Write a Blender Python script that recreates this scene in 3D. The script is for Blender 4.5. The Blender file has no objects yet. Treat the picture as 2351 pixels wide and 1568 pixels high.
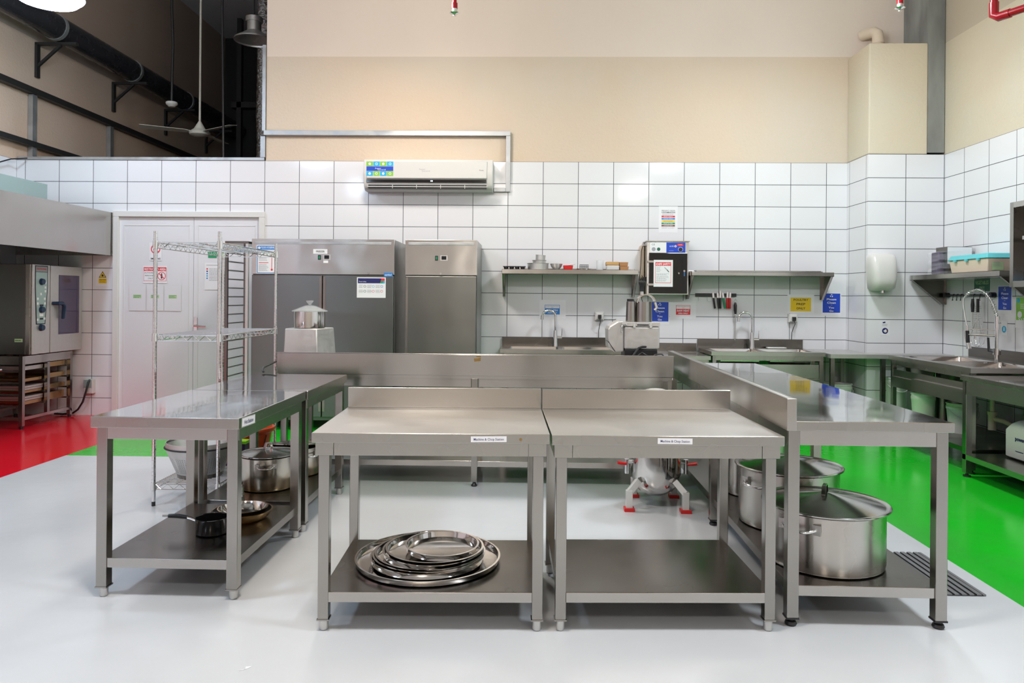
import bpy, math, random
from mathutils import Vector, Matrix
random.seed(7)
SC = bpy.context.scene
COL = SC.collection
PI = math.pi
R = math.radians

# ------------------------------------------------------------------ camera
cd = bpy.data.cameras.new('camera')
cd.sensor_width = 36.0
cd.lens = 1690.0 / 2351.0 * 36.0
cd.shift_y = -101.0 / 2351.0
cd.clip_start = 0.05
cam = bpy.data.objects.new('camera', cd)
COL.objects.link(cam)
cam.matrix_world = Matrix.Translation((0, 0, 1.40)) @ Matrix.Rotation(R(1.32), 4, 'Z') @ Matrix.Rotation(R(90), 4, 'X') @ Matrix.Rotation(R(.48), 4, 'Z')
SC.camera = cam

# ------------------------------------------------------------------ world, exposure
w = bpy.data.worlds.new('world')
SC.world = w
w.use_nodes = True
w.node_tree.nodes['Background'].inputs[0].default_value = (.75, .8, .9, 1)
w.node_tree.nodes['Background'].inputs[1].default_value = 0.02
SC.view_settings.view_transform = 'Standard'
SC.view_settings.look = 'None'
SC.view_settings.gamma = 1
SC.view_settings.exposure = 0.0
SC.view_settings.use_curve_mapping = False
SC.cycles.use_denoising = True
SC.cycles.max_bounces = 10
SC.cycles.glossy_bounces = 6
SC.cycles.caustics_reflective = False
SC.cycles.caustics_refractive = False
SC.cycles.sample_clamp_indirect = 6

LAMP_L = 87.0
SHADE = 0.26   # how bright the acrylic reflector glows compared with the lens
# x, y, tint of every high bay lamp (the room's only light)
LAMPS = [(-4.50, 6.75, (.70, .84, 1.0), .75), (-1.33, 6.44, (1.0, .93, .85), 1.0), (2.37, 6.33, (.88, .94, 1.0), 1.1),
         (-4.30, 2.25, (.62, .80, 1.0), 1.15), (-.75, 2.25, (1.0, .90, .80), 1.1), (2.66, 2.25, (.84, .92, 1.0), 1.15),
         (-4.30, -2.0, (.62, .80, 1.0), .65), (-.75, -2.0, (1.0, .91, .82), .7), (2.66, -2.0, (1.0, .96, .90), .7)]
LAMP_Z = 4.10


# ------------------------------------------------------------------ materials
def mat(name, col, rough=.5, metal=0.0, spec=.5, emit=None, es=0.0, trans=0.0, alpha=1.0, coat=0.0, ior=None):
    m = bpy.data.materials.new(name)
    m.use_nodes = True
    b = m.node_tree.nodes['Principled BSDF']
    b.inputs['Base Color'].default_value = (*col, 1)
    b.inputs['Roughness'].default_value = rough
    b.inputs['Metallic'].default_value = metal
    b.inputs['Specular IOR Level'].default_value = spec
    b.inputs['Transmission Weight'].default_value = trans
    b.inputs['Alpha'].default_value = alpha
    b.inputs['Coat Weight'].default_value = coat
    if ior: b.inputs['IOR'].default_value = ior
    if emit:
        b.inputs['Emission Color'].default_value = (*emit, 1)
        b.inputs['Emission Strength'].default_value = es
    return m


def N(m, t, **k):
    n = m.node_tree.nodes.new(t)
    for a, b in k.items(): setattr(n, a, b)
    return n


def L(m, a, b): m.node_tree.links.new(a, b)


def noise_bits(m, scale=(1, 1, 1), nscale=8.0, detail=4, col2=None, cfac=.5, r0=None, r1=None, bump=0.0, dist=.001, lo=.35, hi=.65, space='Object'):
    """colour / roughness variation and bump from one stretched noise"""
    b = m.node_tree.nodes['Principled BSDF']
    tc = N(m, 'ShaderNodeTexCoord')
    mp = N(m, 'ShaderNodeMapping')
    mp.inputs['Scale'].default_value = scale
    L(m, tc.outputs[space], mp.inputs[0])
    no = N(m, 'ShaderNodeTexNoise')
    no.inputs['Scale'].default_value = nscale
    no.inputs['Detail'].default_value = detail
    L(m, mp.outputs[0], no.inputs['Vector'])
    rp = N(m, 'ShaderNodeMapRange')
    rp.inputs[1].default_value = lo
    rp.inputs[2].default_value = hi
    L(m, no.outputs['Fac'], rp.inputs[0])
    if col2:
        mx = N(m, 'ShaderNodeMix', data_type='RGBA')
        c = b.inputs['Base Color'].default_value[:]
        mx.inputs[6].default_value = c
        mx.inputs[7].default_value = (*col2, 1)
        ml = N(m, 'ShaderNodeMath', operation='MULTIPLY')
        ml.inputs[1].default_value = cfac
        L(m, rp.outputs[0], ml.inputs[0])
        L(m, ml.outputs[0], mx.inputs[0])
        L(m, mx.outputs[2], b.inputs['Base Color'])
    if r0 is not None:
        rr = N(m, 'ShaderNodeMapRange')
        rr.inputs[3].default_value = r0
        rr.inputs[4].default_value = r1
        L(m, rp.outputs[0], rr.inputs[0])
        L(m, rr.outputs[0], b.inputs['Roughness'])
    if bump:
        bp = N(m, 'ShaderNodeBump')
        bp.inputs['Strength'].default_value = bump
        bp.inputs['Distance'].default_value = dist
        L(m, no.outputs['Fac'], bp.inputs['Height'])
        L(m, bp.outputs[0], b.inputs['Normal'])
    return m


def tile_mat(name, axis, off_u, off_v=.2, base=(.80, .80, .82)):
    m = mat(name, base, rough=.12, spec=.5)
    b = m.node_tree.nodes['Principled BSDF']
    g = N(m, 'ShaderNodeNewGeometry')
    s = N(m, 'ShaderNodeSeparateXYZ')
    L(m, g.outputs['Position'], s.inputs[0])
    c = N(m, 'ShaderNodeCombineXYZ')
    au = N(m, 'ShaderNodeMath', operation='ADD'); au.inputs[1].default_value = -off_u + 40
    av = N(m, 'ShaderNodeMath', operation='ADD'); av.inputs[1].default_value = -off_v + 40
    L(m, s.outputs[axis], au.inputs[0]); L(m, s.outputs['Z'], av.inputs[0])
    L(m, au.outputs[0], c.inputs[0]); L(m, av.outputs[0], c.inputs[1])
    br = N(m, 'ShaderNodeTexBrick')
    br.offset = 0.0; br.squash = 1.0
    br.inputs['Color1'].default_value = (*base, 1)
    br.inputs['Color2'].default_value = tuple(x * .965 for x in base) + (1,)
    br.inputs['Mortar'].default_value = (.07, .075, .08, 1)
    br.inputs['Scale'].default_value = 1
    br.inputs['Mortar Size'].default_value = .0032
    br.inputs['Mortar Smooth'].default_value = .1
    br.inputs['Brick Width'].default_value = .4
    br.inputs['Row Height'].default_value = .25
    L(m, c.outputs[0], br.inputs['Vector'])
    L(m, br.outputs['Color'], b.inputs['Base Color'])
    mr = N(m, 'ShaderNodeMapRange'); mr.inputs[3].default_value = .1; mr.inputs[4].default_value = .8
    L(m, br.outputs['Fac'], mr.inputs[0]); L(m, mr.outputs[0], b.inputs['Roughness'])
    no = N(m, 'ShaderNodeTexNoise'); no.inputs['Scale'].default_value = 3.5
    L(m, g.outputs['Position'], no.inputs['Vector'])
    bp = N(m, 'ShaderNodeBump'); bp.inputs['Strength'].default_value = .25; bp.inputs['Distance'].default_value = .006
    bq = N(m, 'ShaderNodeBump'); bq.inputs['Strength'].default_value = .6; bq.inputs['Distance'].default_value = .002; bq.invert = True
    L(m, no.outputs['Fac'], bp.inputs['Height'])
    L(m, br.outputs['Fac'], bq.inputs['Height']); L(m, bp.outputs[0], bq.inputs['Normal'])
    L(m, bq.outputs[0], b.inputs['Normal'])
    return m


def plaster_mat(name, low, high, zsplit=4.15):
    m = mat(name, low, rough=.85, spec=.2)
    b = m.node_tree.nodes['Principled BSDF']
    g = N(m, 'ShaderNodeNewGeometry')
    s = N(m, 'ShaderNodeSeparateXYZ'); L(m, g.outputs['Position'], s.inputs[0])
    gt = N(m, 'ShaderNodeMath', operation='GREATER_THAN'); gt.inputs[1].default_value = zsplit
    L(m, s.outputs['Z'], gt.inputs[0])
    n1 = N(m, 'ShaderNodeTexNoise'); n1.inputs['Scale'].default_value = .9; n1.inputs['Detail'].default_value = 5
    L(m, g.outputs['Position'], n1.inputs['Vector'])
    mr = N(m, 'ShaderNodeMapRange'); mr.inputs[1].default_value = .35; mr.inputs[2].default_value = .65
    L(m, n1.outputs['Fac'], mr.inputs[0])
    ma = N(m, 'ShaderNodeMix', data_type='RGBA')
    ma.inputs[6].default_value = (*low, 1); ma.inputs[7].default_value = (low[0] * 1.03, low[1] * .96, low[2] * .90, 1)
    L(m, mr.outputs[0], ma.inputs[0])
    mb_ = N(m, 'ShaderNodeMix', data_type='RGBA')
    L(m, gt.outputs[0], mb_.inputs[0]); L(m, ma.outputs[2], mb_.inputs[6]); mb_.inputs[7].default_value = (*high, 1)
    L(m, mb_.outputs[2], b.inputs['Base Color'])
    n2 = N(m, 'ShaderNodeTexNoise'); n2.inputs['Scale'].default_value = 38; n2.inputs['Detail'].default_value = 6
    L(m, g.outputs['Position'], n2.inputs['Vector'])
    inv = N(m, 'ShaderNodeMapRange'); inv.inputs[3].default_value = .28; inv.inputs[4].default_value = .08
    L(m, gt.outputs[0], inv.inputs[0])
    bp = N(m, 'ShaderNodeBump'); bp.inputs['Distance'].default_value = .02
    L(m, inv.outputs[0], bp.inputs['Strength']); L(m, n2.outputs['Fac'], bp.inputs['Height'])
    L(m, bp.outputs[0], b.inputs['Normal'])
    return m


def steel(name, col=(.60, .585, .56), r0=.16, r1=.28, wav=.08, aniso=.7, smear=.06):
    """brushed sheet steel: brushing direction, faint smears and a very slight waviness of the sheet"""
    m = mat(name, col, metal=1.0, rough=r0)
    noise_bits(m, (1, 1, 1), 4, 2, col2=tuple(c * .92 for c in col), cfac=.5, r0=r0, r1=r1, lo=.2, hi=.8)
    b = m.node_tree.nodes['Principled BSDF']
    if aniso:
        b.inputs['Anisotropic'].default_value = aniso
        b.inputs['Anisotropic Rotation'].default_value = .25
        tg = N(m, 'ShaderNodeTangent', direction_type='RADIAL', axis='Z')
        L(m, tg.outputs[0], b.inputs['Tangent'])
    if wav:
        tc = N(m, 'ShaderNodeTexCoord'); no = N(m, 'ShaderNodeTexNoise')
        no.inputs['Scale'].default_value = 2.6; no.inputs['Detail'].default_value = 1
        L(m, tc.outputs['Object'], no.inputs['Vector'])
        bp = N(m, 'ShaderNodeBump'); bp.inputs['Strength'].default_value = wav; bp.inputs['Distance'].default_value = .05
        L(m, no.outputs['Fac'], bp.inputs['Height']); L(m, bp.outputs[0], b.inputs['Normal'])
    return m


M = {}
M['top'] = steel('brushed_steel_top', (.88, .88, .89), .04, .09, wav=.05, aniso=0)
M['topc'] = steel('scuffed_steel_top', (.66, .64, .61), .26, .36, wav=.03, aniso=0)
M['steel'] = steel('brushed_steel', (.42, .405, .375), .22, .32, aniso=.4)
M['steelv'] = steel('brushed_steel_post', (.38, .365, .34), .17, .26, aniso=.4)
M['steelx'] = steel('brushed_steel_panel', (.50, .48, .455), .19, .28, wav=.16, aniso=.75)
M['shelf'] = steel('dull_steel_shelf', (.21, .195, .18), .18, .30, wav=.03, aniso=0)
M['fridge'] = steel('fridge_steel', (.19, .19, .18), .28, .36, wav=.1, aniso=.8)
M['fridgetop'] = steel('fridge_panel_steel', (.62, .61, .59), .15, .22, wav=.2, aniso=.85)
M['pot'] = steel('pot_steel', (.54, .515, .48), .24, .30, wav=0, aniso=.85)
M['mirror'] = mat('polished_steel', (.68, .66, .64), rough=.07, metal=1)
noise_bits(M['mirror'], (1, 1, 1), 6, 3, r0=.05, r1=.14)
M['lid'] = steel('polished_lid_steel', (.50, .49, .47), .13, .2, wav=0, aniso=.6)
M['chrome'] = mat('chrome', (.78, .79, .80), rough=.06, metal=1)
M['alu'] = mat('cast_aluminium', (.62, .61, .59), rough=.42, metal=.85)
noise_bits(M['alu'], (1, 1, 1), 30, 3, r0=.36, r1=.5)
M['galv'] = mat('galvanised_channel', (.42, .44, .46), rough=.42, metal=.7)
noise_bits(M['galv'], (1, 1, 1), 9, 5, col2=(.52, .53, .53), cfac=.9, r0=.3, r1=.55)
M['white'] = mat('white_plastic', (.64, .63, .60), rough=.28)
M['offwhite'] = mat('offwhite_paint', (.72, .71, .68), rough=.35)
M['door'] = mat('white_door_paint', (.74, .74, .77), rough=.28)
M['black'] = mat('black_plastic', (.015, .015, .017), rough=.35)
M['blackgloss'] = mat('black_gloss', (.008, .008, .009), rough=.06, spec=.6)
M['rubber'] = mat('black_rubber', (.02, .02, .022), rough=.6)
M['paper'] = mat('paper', (.82, .82, .84), rough=.45)
M['ink'] = mat('black_ink', (.03, .03, .035), rough=.5)
M['greyink'] = mat('grey_ink', (.35, .35, .38), rough=.5)
M['blue'] = mat('blue_print', (.005, .055, .50), rough=.4)
M['lblue'] = mat('light_blue_print', (.02, .22, .62), rough=.4)
M['navy'] = mat('navy_print', (.012, .014, .12), rough=.4)
M['red'] = mat('red_print', (.72, .02, .03), rough=.4)
M['redpaint'] = mat('red_pipe_paint', (.30, .004, .012), rough=.22)
M['yellow'] = mat('yellow_print', (.85, .58, .01), rough=.4)
M['green'] = mat('green_print', (.01, .30, .12), rough=.4)
M['dkgreen'] = mat('dark_green_print', (.008, .12, .07), rough=.4)
M['lgreen'] = mat('light_green_print', (.22, .52, .05), rough=.4)
M['palegreen'] = mat('pale_green_label', (.45, .65, .35), rough=.5)
M['brown'] = mat('brown_print', (.24, .08, .04), rough=.4)
M['cyan'] = mat('cyan_print', (.01, .40, .68), rough=.4)
M['teal'] = mat('turquoise_plastic', (.10, .52, .56), rough=.35)
M['cream'] = mat('cream_plastic', (.74, .62, .48), rough=.4)
M['orange'] = mat('orange_plastic', (.80, .09, .01), rough=.3)
M['lime'] = mat('lime_plastic', (.30, .75, .03), rough=.3)
M['purple'] = mat('dark_purple_plastic', (.05, .02, .08), rough=.4)
M['copper'] = mat('coppery_worn_steel', (.50, .33, .16), rough=.22, metal=1)
M['stained'] = mat('stained_pot_steel', (.56, .53, .47), rough=.2, metal=1)
_m = M['stained']; _b = _m.node_tree.nodes['Principled BSDF']
_tc = N(_m, 'ShaderNodeTexCoord'); _sp = N(_m, 'ShaderNodeSeparateXYZ'); _no = N(_m, 'ShaderNodeTexNoise')
_no.inputs['Scale'].default_value = 14; L(_m, _tc.outputs['Object'], _sp.inputs[0]); L(_m, _tc.outputs['Object'], _no.inputs['Vector'])
_a = N(_m, 'ShaderNodeMath', operation='MULTIPLY_ADD'); _a.inputs[1].default_value = .16; L(_m, _no.outputs['Fac'], _a.inputs[0]); L(_m, _sp.outputs['Z'], _a.inputs[2])
_mr = N(_m, 'ShaderNodeMapRange'); _mr.inputs[1].default_value = .07; _mr.inputs[2].default_value = .21; L(_m, _a.outputs[0], _mr.inputs[0])
_mx = N(_m, 'ShaderNodeMix', data_type='RGBA'); _mx.inputs[6].default_value = (.26, .17, .07, 1); _mx.inputs[7].default_value = (.56, .53, .47, 1)
L(_m, _mr.outputs[0], _mx.inputs[0]); L(_m, _mx.outputs[2], _b.inputs['Base Color'])
M['concrete'] = mat('grey_concrete', (.30, .31, .29), rough=.8)
noise_bits(M['concrete'], (1, 1, .3), 5, 6, col2=(.19, .19, .18), cfac=.9, bump=.3, dist=.01)
M['glass'] = mat('clear_plastic', (.95, .97, .98), rough=.03, trans=1.0, ior=1.2)
M['frost'] = mat('frosted_plastic', (.85, .87, .88), rough=.35, alpha=.45)
M['clear'] = mat('clear_lid_plastic', (.70, .73, .74), rough=.08, alpha=.30)
M['ovenglass'] = mat('dark_violet_oven_glass', (.06, .045, .10), rough=.05, spec=.9)
M['screen'] = mat('dark_screen', (.01, .012, .015), rough=.1)
M['led'] = mat('lit_display', (.2, .6, 1), emit=(.5, .75, 1), es=4)
M['switch'] = mat('lit_green_switch', (.0, .12, .05), rough=.3, emit=(0, .5, .2), es=.3)
M['knob'] = mat('dark_blue_knob', (.005, .03, .08), rough=.35)
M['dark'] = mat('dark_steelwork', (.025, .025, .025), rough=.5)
M['darkduct'] = mat('dark_duct_lagging', (.03, .03, .035), rough=.22)
noise_bits(M['darkduct'], (1, 1, 1), 14, 4, r0=.12, r1=.3, bump=.15, dist=.01)
M['foil'] = mat('foil_lagging', (.6, .6, .6), rough=.2, metal=1)
noise_bits(M['foil'], (1, 1, 2), 16, 5, r0=.1, r1=.4, bump=1, dist=.05)
M['copperbrown'] = mat('brown_wood', (.42, .20, .07), rough=.5)
M['tan'] = mat('tan_cork', (.56, .33, .12), rough=.55)
M['redplastic'] = mat('red_plastic', (.65, .01, .01), rough=.3)
M['rust'] = mat('brown_glue_residue', (.28, .16, .04), rough=.8)
M['bucket'] = mat('milky_bucket_plastic', (.72, .75, .70), rough=.35)
M['fan'] = mat('cream_enamel', (.62, .60, .52), rough=.4)
M['glasslens'] = mat('duct_pale_green', (.36, .48, .46), rough=.4, metal=.3)
M['orangebox'] = mat('rusty_orange', (.6, .16, .04), rough=.6)
M['grate'] = mat('grate_grey', (.20, .20, .21), rough=.5, metal=.5)
M['tile_back'] = tile_mat('tile_back', 'X', -.249 - .0)
M['tile_col'] = tile_mat('tile_column', 'X', 3.575)
M['tile_side'] = tile_mat('tile_side', 'Y', 7.93)
M['tile_left'] = tile_mat('tile_left', 'Y', 8.4)
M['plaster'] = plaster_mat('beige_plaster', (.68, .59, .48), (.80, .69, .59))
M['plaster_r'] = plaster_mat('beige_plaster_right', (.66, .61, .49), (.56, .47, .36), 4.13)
M['plaster_l'] = plaster_mat('dimmed_plaster', (.66, .53, .43), (.46, .36, .29), 4.45)  # light plaster; the hall's dimness is mixed into its brown tones
M['ceiling'] = mat('ceiling_grey', (.66, .66, .66), rough=.9)
M['rear'] = mat('rear_wall', (.58, .52, .45), rough=.8)

# epoxy floor with painted zones
m = mat('epoxy_floor', (.62, .64, .66), rough=.16, spec=.5)
M['floor'] = m
b = m.node_tree.nodes['Principled BSDF']
g = N(m, 'ShaderNodeNewGeometry'); s = N(m, 'ShaderNodeSeparateXYZ'); L(m, g.outputs['Position'], s.inputs[0])


def _cmp(sock, op, v):
    n = N(m, 'ShaderNodeMath', operation=op); n.inputs[1].default_value = v; L(m, sock, n.inputs[0]); return n.outputs[0]


gx0 = _cmp(s.outputs['X'], 'GREATER_THAN', 2.28); gx1 = _cmp(s.outputs['Y'], 'GREATER_THAN', 2.6)
gxn = N(m, 'ShaderNodeMath', operation='MULTIPLY'); L(m, gx0, gxn.inputs[0]); L(m, gx1, gxn.inputs[1]); gx = gxn.outputs[0]
gy = _cmp(s.outputs['Y'], 'GREATER_THAN', 6.29)
mxn = N(m, 'ShaderNodeMath', operation='MAXIMUM'); L(m, gx, mxn.inputs[0]); L(m, gy, mxn.inputs[1])
rx = _cmp(s.outputs['X'], 'LESS_THAN', -4.0)
nz = N(m, 'ShaderNodeTexNoise'); nz.inputs['Scale'].default_value = 1.4; nz.inputs['Detail'].default_value = 6
L(m, g.outputs['Position'], nz.inputs['Vector'])
nr = N(m, 'ShaderNodeMapRange'); nr.inputs[1].default_value = .35; nr.inputs[2].default_value = .65; L(m, nz.outputs['Fac'], nr.inputs[0])


def _mix(f, a, c):
    n = N(m, 'ShaderNodeMix', data_type='RGBA'); L(m, f, n.inputs[0])
    for i, v in ((6, a), (7, c)):
        if isinstance(v, tuple): n.inputs[i].default_value = (*v, 1)
        else: L(m, v, n.inputs[i])
    return n.outputs[2]


cg = _mix(nr.outputs[0], (.65, .67, .69), (.61, .63, .65))
cgr = _mix(nr.outputs[0], (.008, .52, .015), (.015, .45, .02))
cr = _mix(nr.outputs[0], (.76, .005, .02), (.68, .005, .02))
c1 = _mix(mxn.outputs[0], cg, cgr)
c2 = _mix(rx, c1, cr)
L(m, c2, b.inputs['Base Color'])
rr = N(m, 'ShaderNodeMapRange'); rr.inputs[3].default_value = .12; rr.inputs[4].default_value = .24
L(m, nr.outputs[0], rr.inputs[0]); L(m, rr.outputs[0], b.inputs['Roughness'])
n3 = N(m, 'ShaderNodeTexNoise'); n3.inputs['Scale'].default_value = 7; L(m, g.outputs['Position'], n3.inputs['Vector'])
bp = N(m, 'ShaderNodeBump'); bp.inputs['Strength'].default_value = .12; bp.inputs['Distance'].default_value = .01
L(m, n3.outputs['Fac'], bp.inputs['Height']); L(m, bp.outputs[0], b.inputs['Normal'])


# ------------------------------------------------------------------ mesh builder
class MB:
    def __init__(s):
        s.v = []; s.f = []; s.m = []; s.mats = []

    def mi(s, k):
        if k not in s.mats: s.mats.append(k)
        return s.mats.index(k)

    def add(s, vs, fs, k):
        o = len(s.v); i = s.mi(k)
        s.v += [tuple(p) for p in vs]
        for f in fs: s.f.append(tuple(o + a for a in f)); s.m.append(i)
        return s

    def box(s, a, c, k):
        (x0, y0, z0), (x1, y1, z1) = a, c
        x0, x1 = min(x0, x1), max(x0, x1); y0, y1 = min(y0, y1), max(y0, y1); z0, z1 = min(z0, z1), max(z0, z1)
        return s.add([(x0, y0, z0), (x1, y0, z0), (x1, y1, z0), (x0, y1, z0), (x0, y0, z1), (x1, y0, z1), (x1, y1, z1), (x0, y1, z1)],
                     [(0, 3, 2, 1), (4, 5, 6, 7), (0, 1, 5, 4), (1, 2, 6, 5), (2, 3, 7, 6), (3, 0, 4, 7)], k)

    def slab(s, a, c, ktop, kside):
        s.box(a, c, kside); s.m[-5] = s.mi(ktop); return s

    def beam(s, p, q, w_, h_, k, up=(0, 0, 1)):
        """square bar from p to q"""
        p, q = Vector(p), Vector(q); d = (q - p).normalized()
        u = d.cross(Vector(up))
        if u.length < 1e-4: u = Vector((1, 0, 0))
        u.normalize(); v = u.cross(d)
        vs = []
        for c in (p, q):
            for a, b_ in ((-1, -1), (1, -1), (1, 1), (-1, 1)): vs.append(c + u * a * w_ / 2 + v * b_ * h_ / 2)
        return s.add(vs, [(3, 2, 1, 0), (4, 5, 6, 7), (0, 1, 5, 4), (1, 2, 6, 5), (2, 3, 7, 6), (3, 0, 4, 7)], k)

    def tube(s, pts, r, k, n=10, cap=True):
        pts = [Vector(p) for p in pts]; rs = r if isinstance(r, (list, tuple)) else [r] * len(pts)
        vs = []; prev = None
        for i, p in enumerate(pts):
            t = (pts[min(i + 1, len(pts) - 1)] - pts[max(i - 1, 0)]).normalized()
            if prev is None:
                u = t.cross(Vector((0, 0, 1)))
                if u.length < 1e-3: u = t.cross(Vector((0, 1, 0)))
            else:
                u = prev - t * prev.dot(t)
            u.normalize(); prev = u; v = t.cross(u)
            for j in range(n):
                a = 2 * PI * j / n
                vs.append(p + (u * math.cos(a) + v * math.sin(a)) * rs[i])
        fs = []
        for i in range(len(pts) - 1):
            for j in range(n):
                a = i * n + j; b_ = i * n + (j + 1) % n
                fs.append((a, b_, b_ + n, a + n))
        if cap:
            fs.append(tuple(range(n - 1, -1, -1))); fs.append(tuple((len(pts) - 1) * n + j for j in range(n)))
        return s.add(vs, fs, k)

    def lathe(s, prof, k, c=(0, 0, 0), n=32, tilt=None):
        """prof: (r, z) pairs along the surface"""
        vs = []
        for r, z in prof:
            for j in range(n):
                a = 2 * PI * j / n
                p = Vector((r * math.cos(a), r * math.sin(a), z))
                if tilt: p = tilt @ p
                vs.append(p + Vector(c))
        fs = []
        for i in range(len(prof) - 1):
            for j in range(n):
                a = i * n + j; b_ = i * n + (j + 1) % n
                fs.append((a, b_, b_ + n, a + n))
        if prof[0][0] > 1e-5 and len(prof) > 0: pass
        return s.add(vs, fs, k)

    def prism(s, poly, d0, d1, ax, k):
        """poly of 2D points; ax = extruded axis ('x': points are (y,z), 'y': (x,z), 'z': (x,y))"""
        def P(a, b_, d): return {'x': (d, a, b_), 'y': (a, d, b_), 'z': (a, b_, d)}[ax]
        n = len(poly)
        vs = [P(a, b_, d0) for a, b_ in poly] + [P(a, b_, d1) for a, b_ in poly]
        fs = [tuple(range(n)), tuple(range(2 * n - 1, n - 1, -1))] + [(i, i + n, (i + 1) % n + n, (i + 1) % n) for i in range(n)]
        return s.add(vs, fs, k)

    # --- flat work in a frame: U right, V up, N toward the viewer
    U = Vector((1, 0, 0)); V = Vector((0, 0, 1))

    def at(s, u, v, n=0):
        return s.U * u + s.V * v + s.U.cross(s.V) * n

    def rect(s, u0, v0, u1, v1, k, n=.001, t=.001):
        vs = [s.at(a, b_, c) for c in (n - t, n) for a, b_ in ((u0, v0), (u1, v0), (u1, v1), (u0, v1))]
        return s.add(vs, [(3, 2, 1, 0), (4, 5, 6, 7), (0, 1, 5, 4), (1, 2, 6, 5), (2, 3, 7, 6), (3, 0, 4, 7)], k)

    def poly(s, pts, k, n=.001):
        return s.add([s.at(a, b_, n) for a, b_ in pts], [tuple(range(len(pts)))], k)

    def disc(s, u, v, r, k, n=.001, seg=20, ri=0):
        if ri:
            vs = [s.at(u + q * math.cos(2 * PI * j / seg), v + q * math.sin(2 * PI * j / seg), n) for q in (ri, r) for j in range(seg)]
            return s.add(vs, [(j, seg + j, seg + (j + 1) % seg, (j + 1) % seg) for j in range(seg)], k)
        return s.poly([(u + r * math.cos(2 * PI * j / seg), v + r * math.sin(2 * PI * j / seg)) for j in range(seg)], k, n)

    def text(s, t, u, v, h, k, n=.0016, width=None, bold=0.0, al='CENTER'):
        """lettering with cap height h centred on (u, v)"""
        c = bpy.data.curves.new('t', 'FONT'); c.body = t; c.size = 1.0; c.align_x = al; c.align_y = 'BOTTOM_BASELINE'
        c.resolution_u = 2; c.offset = bold
        o = bpy.data.objects.new('t', c)
        me = bpy.data.meshes.new_from_object(o)
        xs = [q.co.x for q in me.vertices]
        if xs:
            sc = h / .70; sx = sc
            if width: sx = width / max(1e-6, max(xs) - min(xs))
            s.add([s.at(u + q.co.x * sx, v - h / 2 + q.co.y * sc, n) for q in me.vertices], [tuple(p.vertices) for p in me.polygons], k)
        bpy.data.objects.remove(o); bpy.data.curves.remove(c); bpy.data.meshes.remove(me)
        return s

    def lines(s, u0, v0, u1, v1, rows, k='greyink', n=.0015, fill=.35):
        """rows of small print too fine to read"""
        dv = (v1 - v0) / rows
        for i in range(rows):
            y = v1 - dv * (i + .5); e = u1 - (u1 - u0) * random.uniform(0, .3)
            x = u0
            while x < e:
                wd = random.uniform(.05, .16) * (u1 - u0)
                s.rect(x, y - dv * fill / 2, min(x + wd, e), y + dv * fill / 2, k, n, .0004)
                x += wd + .03 * (u1 - u0)
        return s


def link(o, parent=None):
    COL.objects.link(o)
    if parent: o.parent = parent
    return o


def obj(name, mb, parent=None, loc=(0, 0, 0), rot=(0, 0, 0), bev=0.0, smooth=40, **p):
    me = bpy.data.meshes.new(name)
    me.from_pydata(mb.v, [], mb.f)
    for k in mb.mats: me.materials.append(M[k])
    me.polygons.foreach_set('material_index', mb.m)
    me.update()
    if smooth:
        me.polygons.foreach_set('use_smooth', [True] * len(me.polygons))
        me.set_sharp_from_angle(angle=R(smooth))
    o = bpy.data.objects.new(name, me)
    o.location = loc; o.rotation_euler = rot
    link(o, parent)
    if bev:
        md = o.modifiers.new('bevel', 'BEVEL'); md.width = bev; md.segments = 2; md.limit_method = 'ANGLE'; md.angle_limit = R(50)
    for k, v in p.items(): o[k] = v
    return o


def thing(name, label, cat, loc=(0, 0, 0), rz=0, group=None):
    o = bpy.data.objects.new(name, None)
    o.empty_display_size = .1
    o.location = loc; o.rotation_euler = (0, 0, rz)
    COL.objects.link(o)
    o['label'] = label; o['category'] = cat
    if group: o['group'] = group
    return o


def single(name, mb, label, cat, loc=(0, 0, 0), rot=(0, 0, 0), group=None, **k):
    o = obj(name, mb, None, loc, rot, **k)
    o['label'] = label; o['category'] = cat
    if group: o['group'] = group
    return o


def struct(name, mb, **k):
    o = obj(name, mb, **k); o['kind'] = 'structure'; return o


def dup(root, loc, label, rz=None, group=None):
    r = root.copy(); COL.objects.link(r); r.location = loc; r['label'] = label
    if rz is not None: r.rotation_euler = (0, 0, rz)
    if group: r['group'] = group
    for ch in list(root.children):
        c = ch.copy(); COL.objects.link(c); c.parent = r
        for g_ in list(ch.children):
            d = g_.copy(); COL.objects.link(d); d.parent = c
    return r


def box1(a, c, k): return MB().box(a, c, k)


def arc(c, r, a0, a1, n, plane='xz'):
    out = []
    for i in range(n + 1):
        a = R(a0 + (a1 - a0) * i / n)
        u, v = r * math.cos(a), r * math.sin(a)
        out.append({'xz': (c[0] + u, c[1], c[2] + v), 'xy': (c[0] + u, c[1] + v, c[2]), 'yz': (c[0], c[1] + u, c[2] + v)}[plane])
    return out


# ================================================================== ROOM
W = 8.40       # back wall
XR = 4.38; XL = -5.95; ZC = 6.4; YB = -4.5
ZT = 2.95      # top of the tiles

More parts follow.
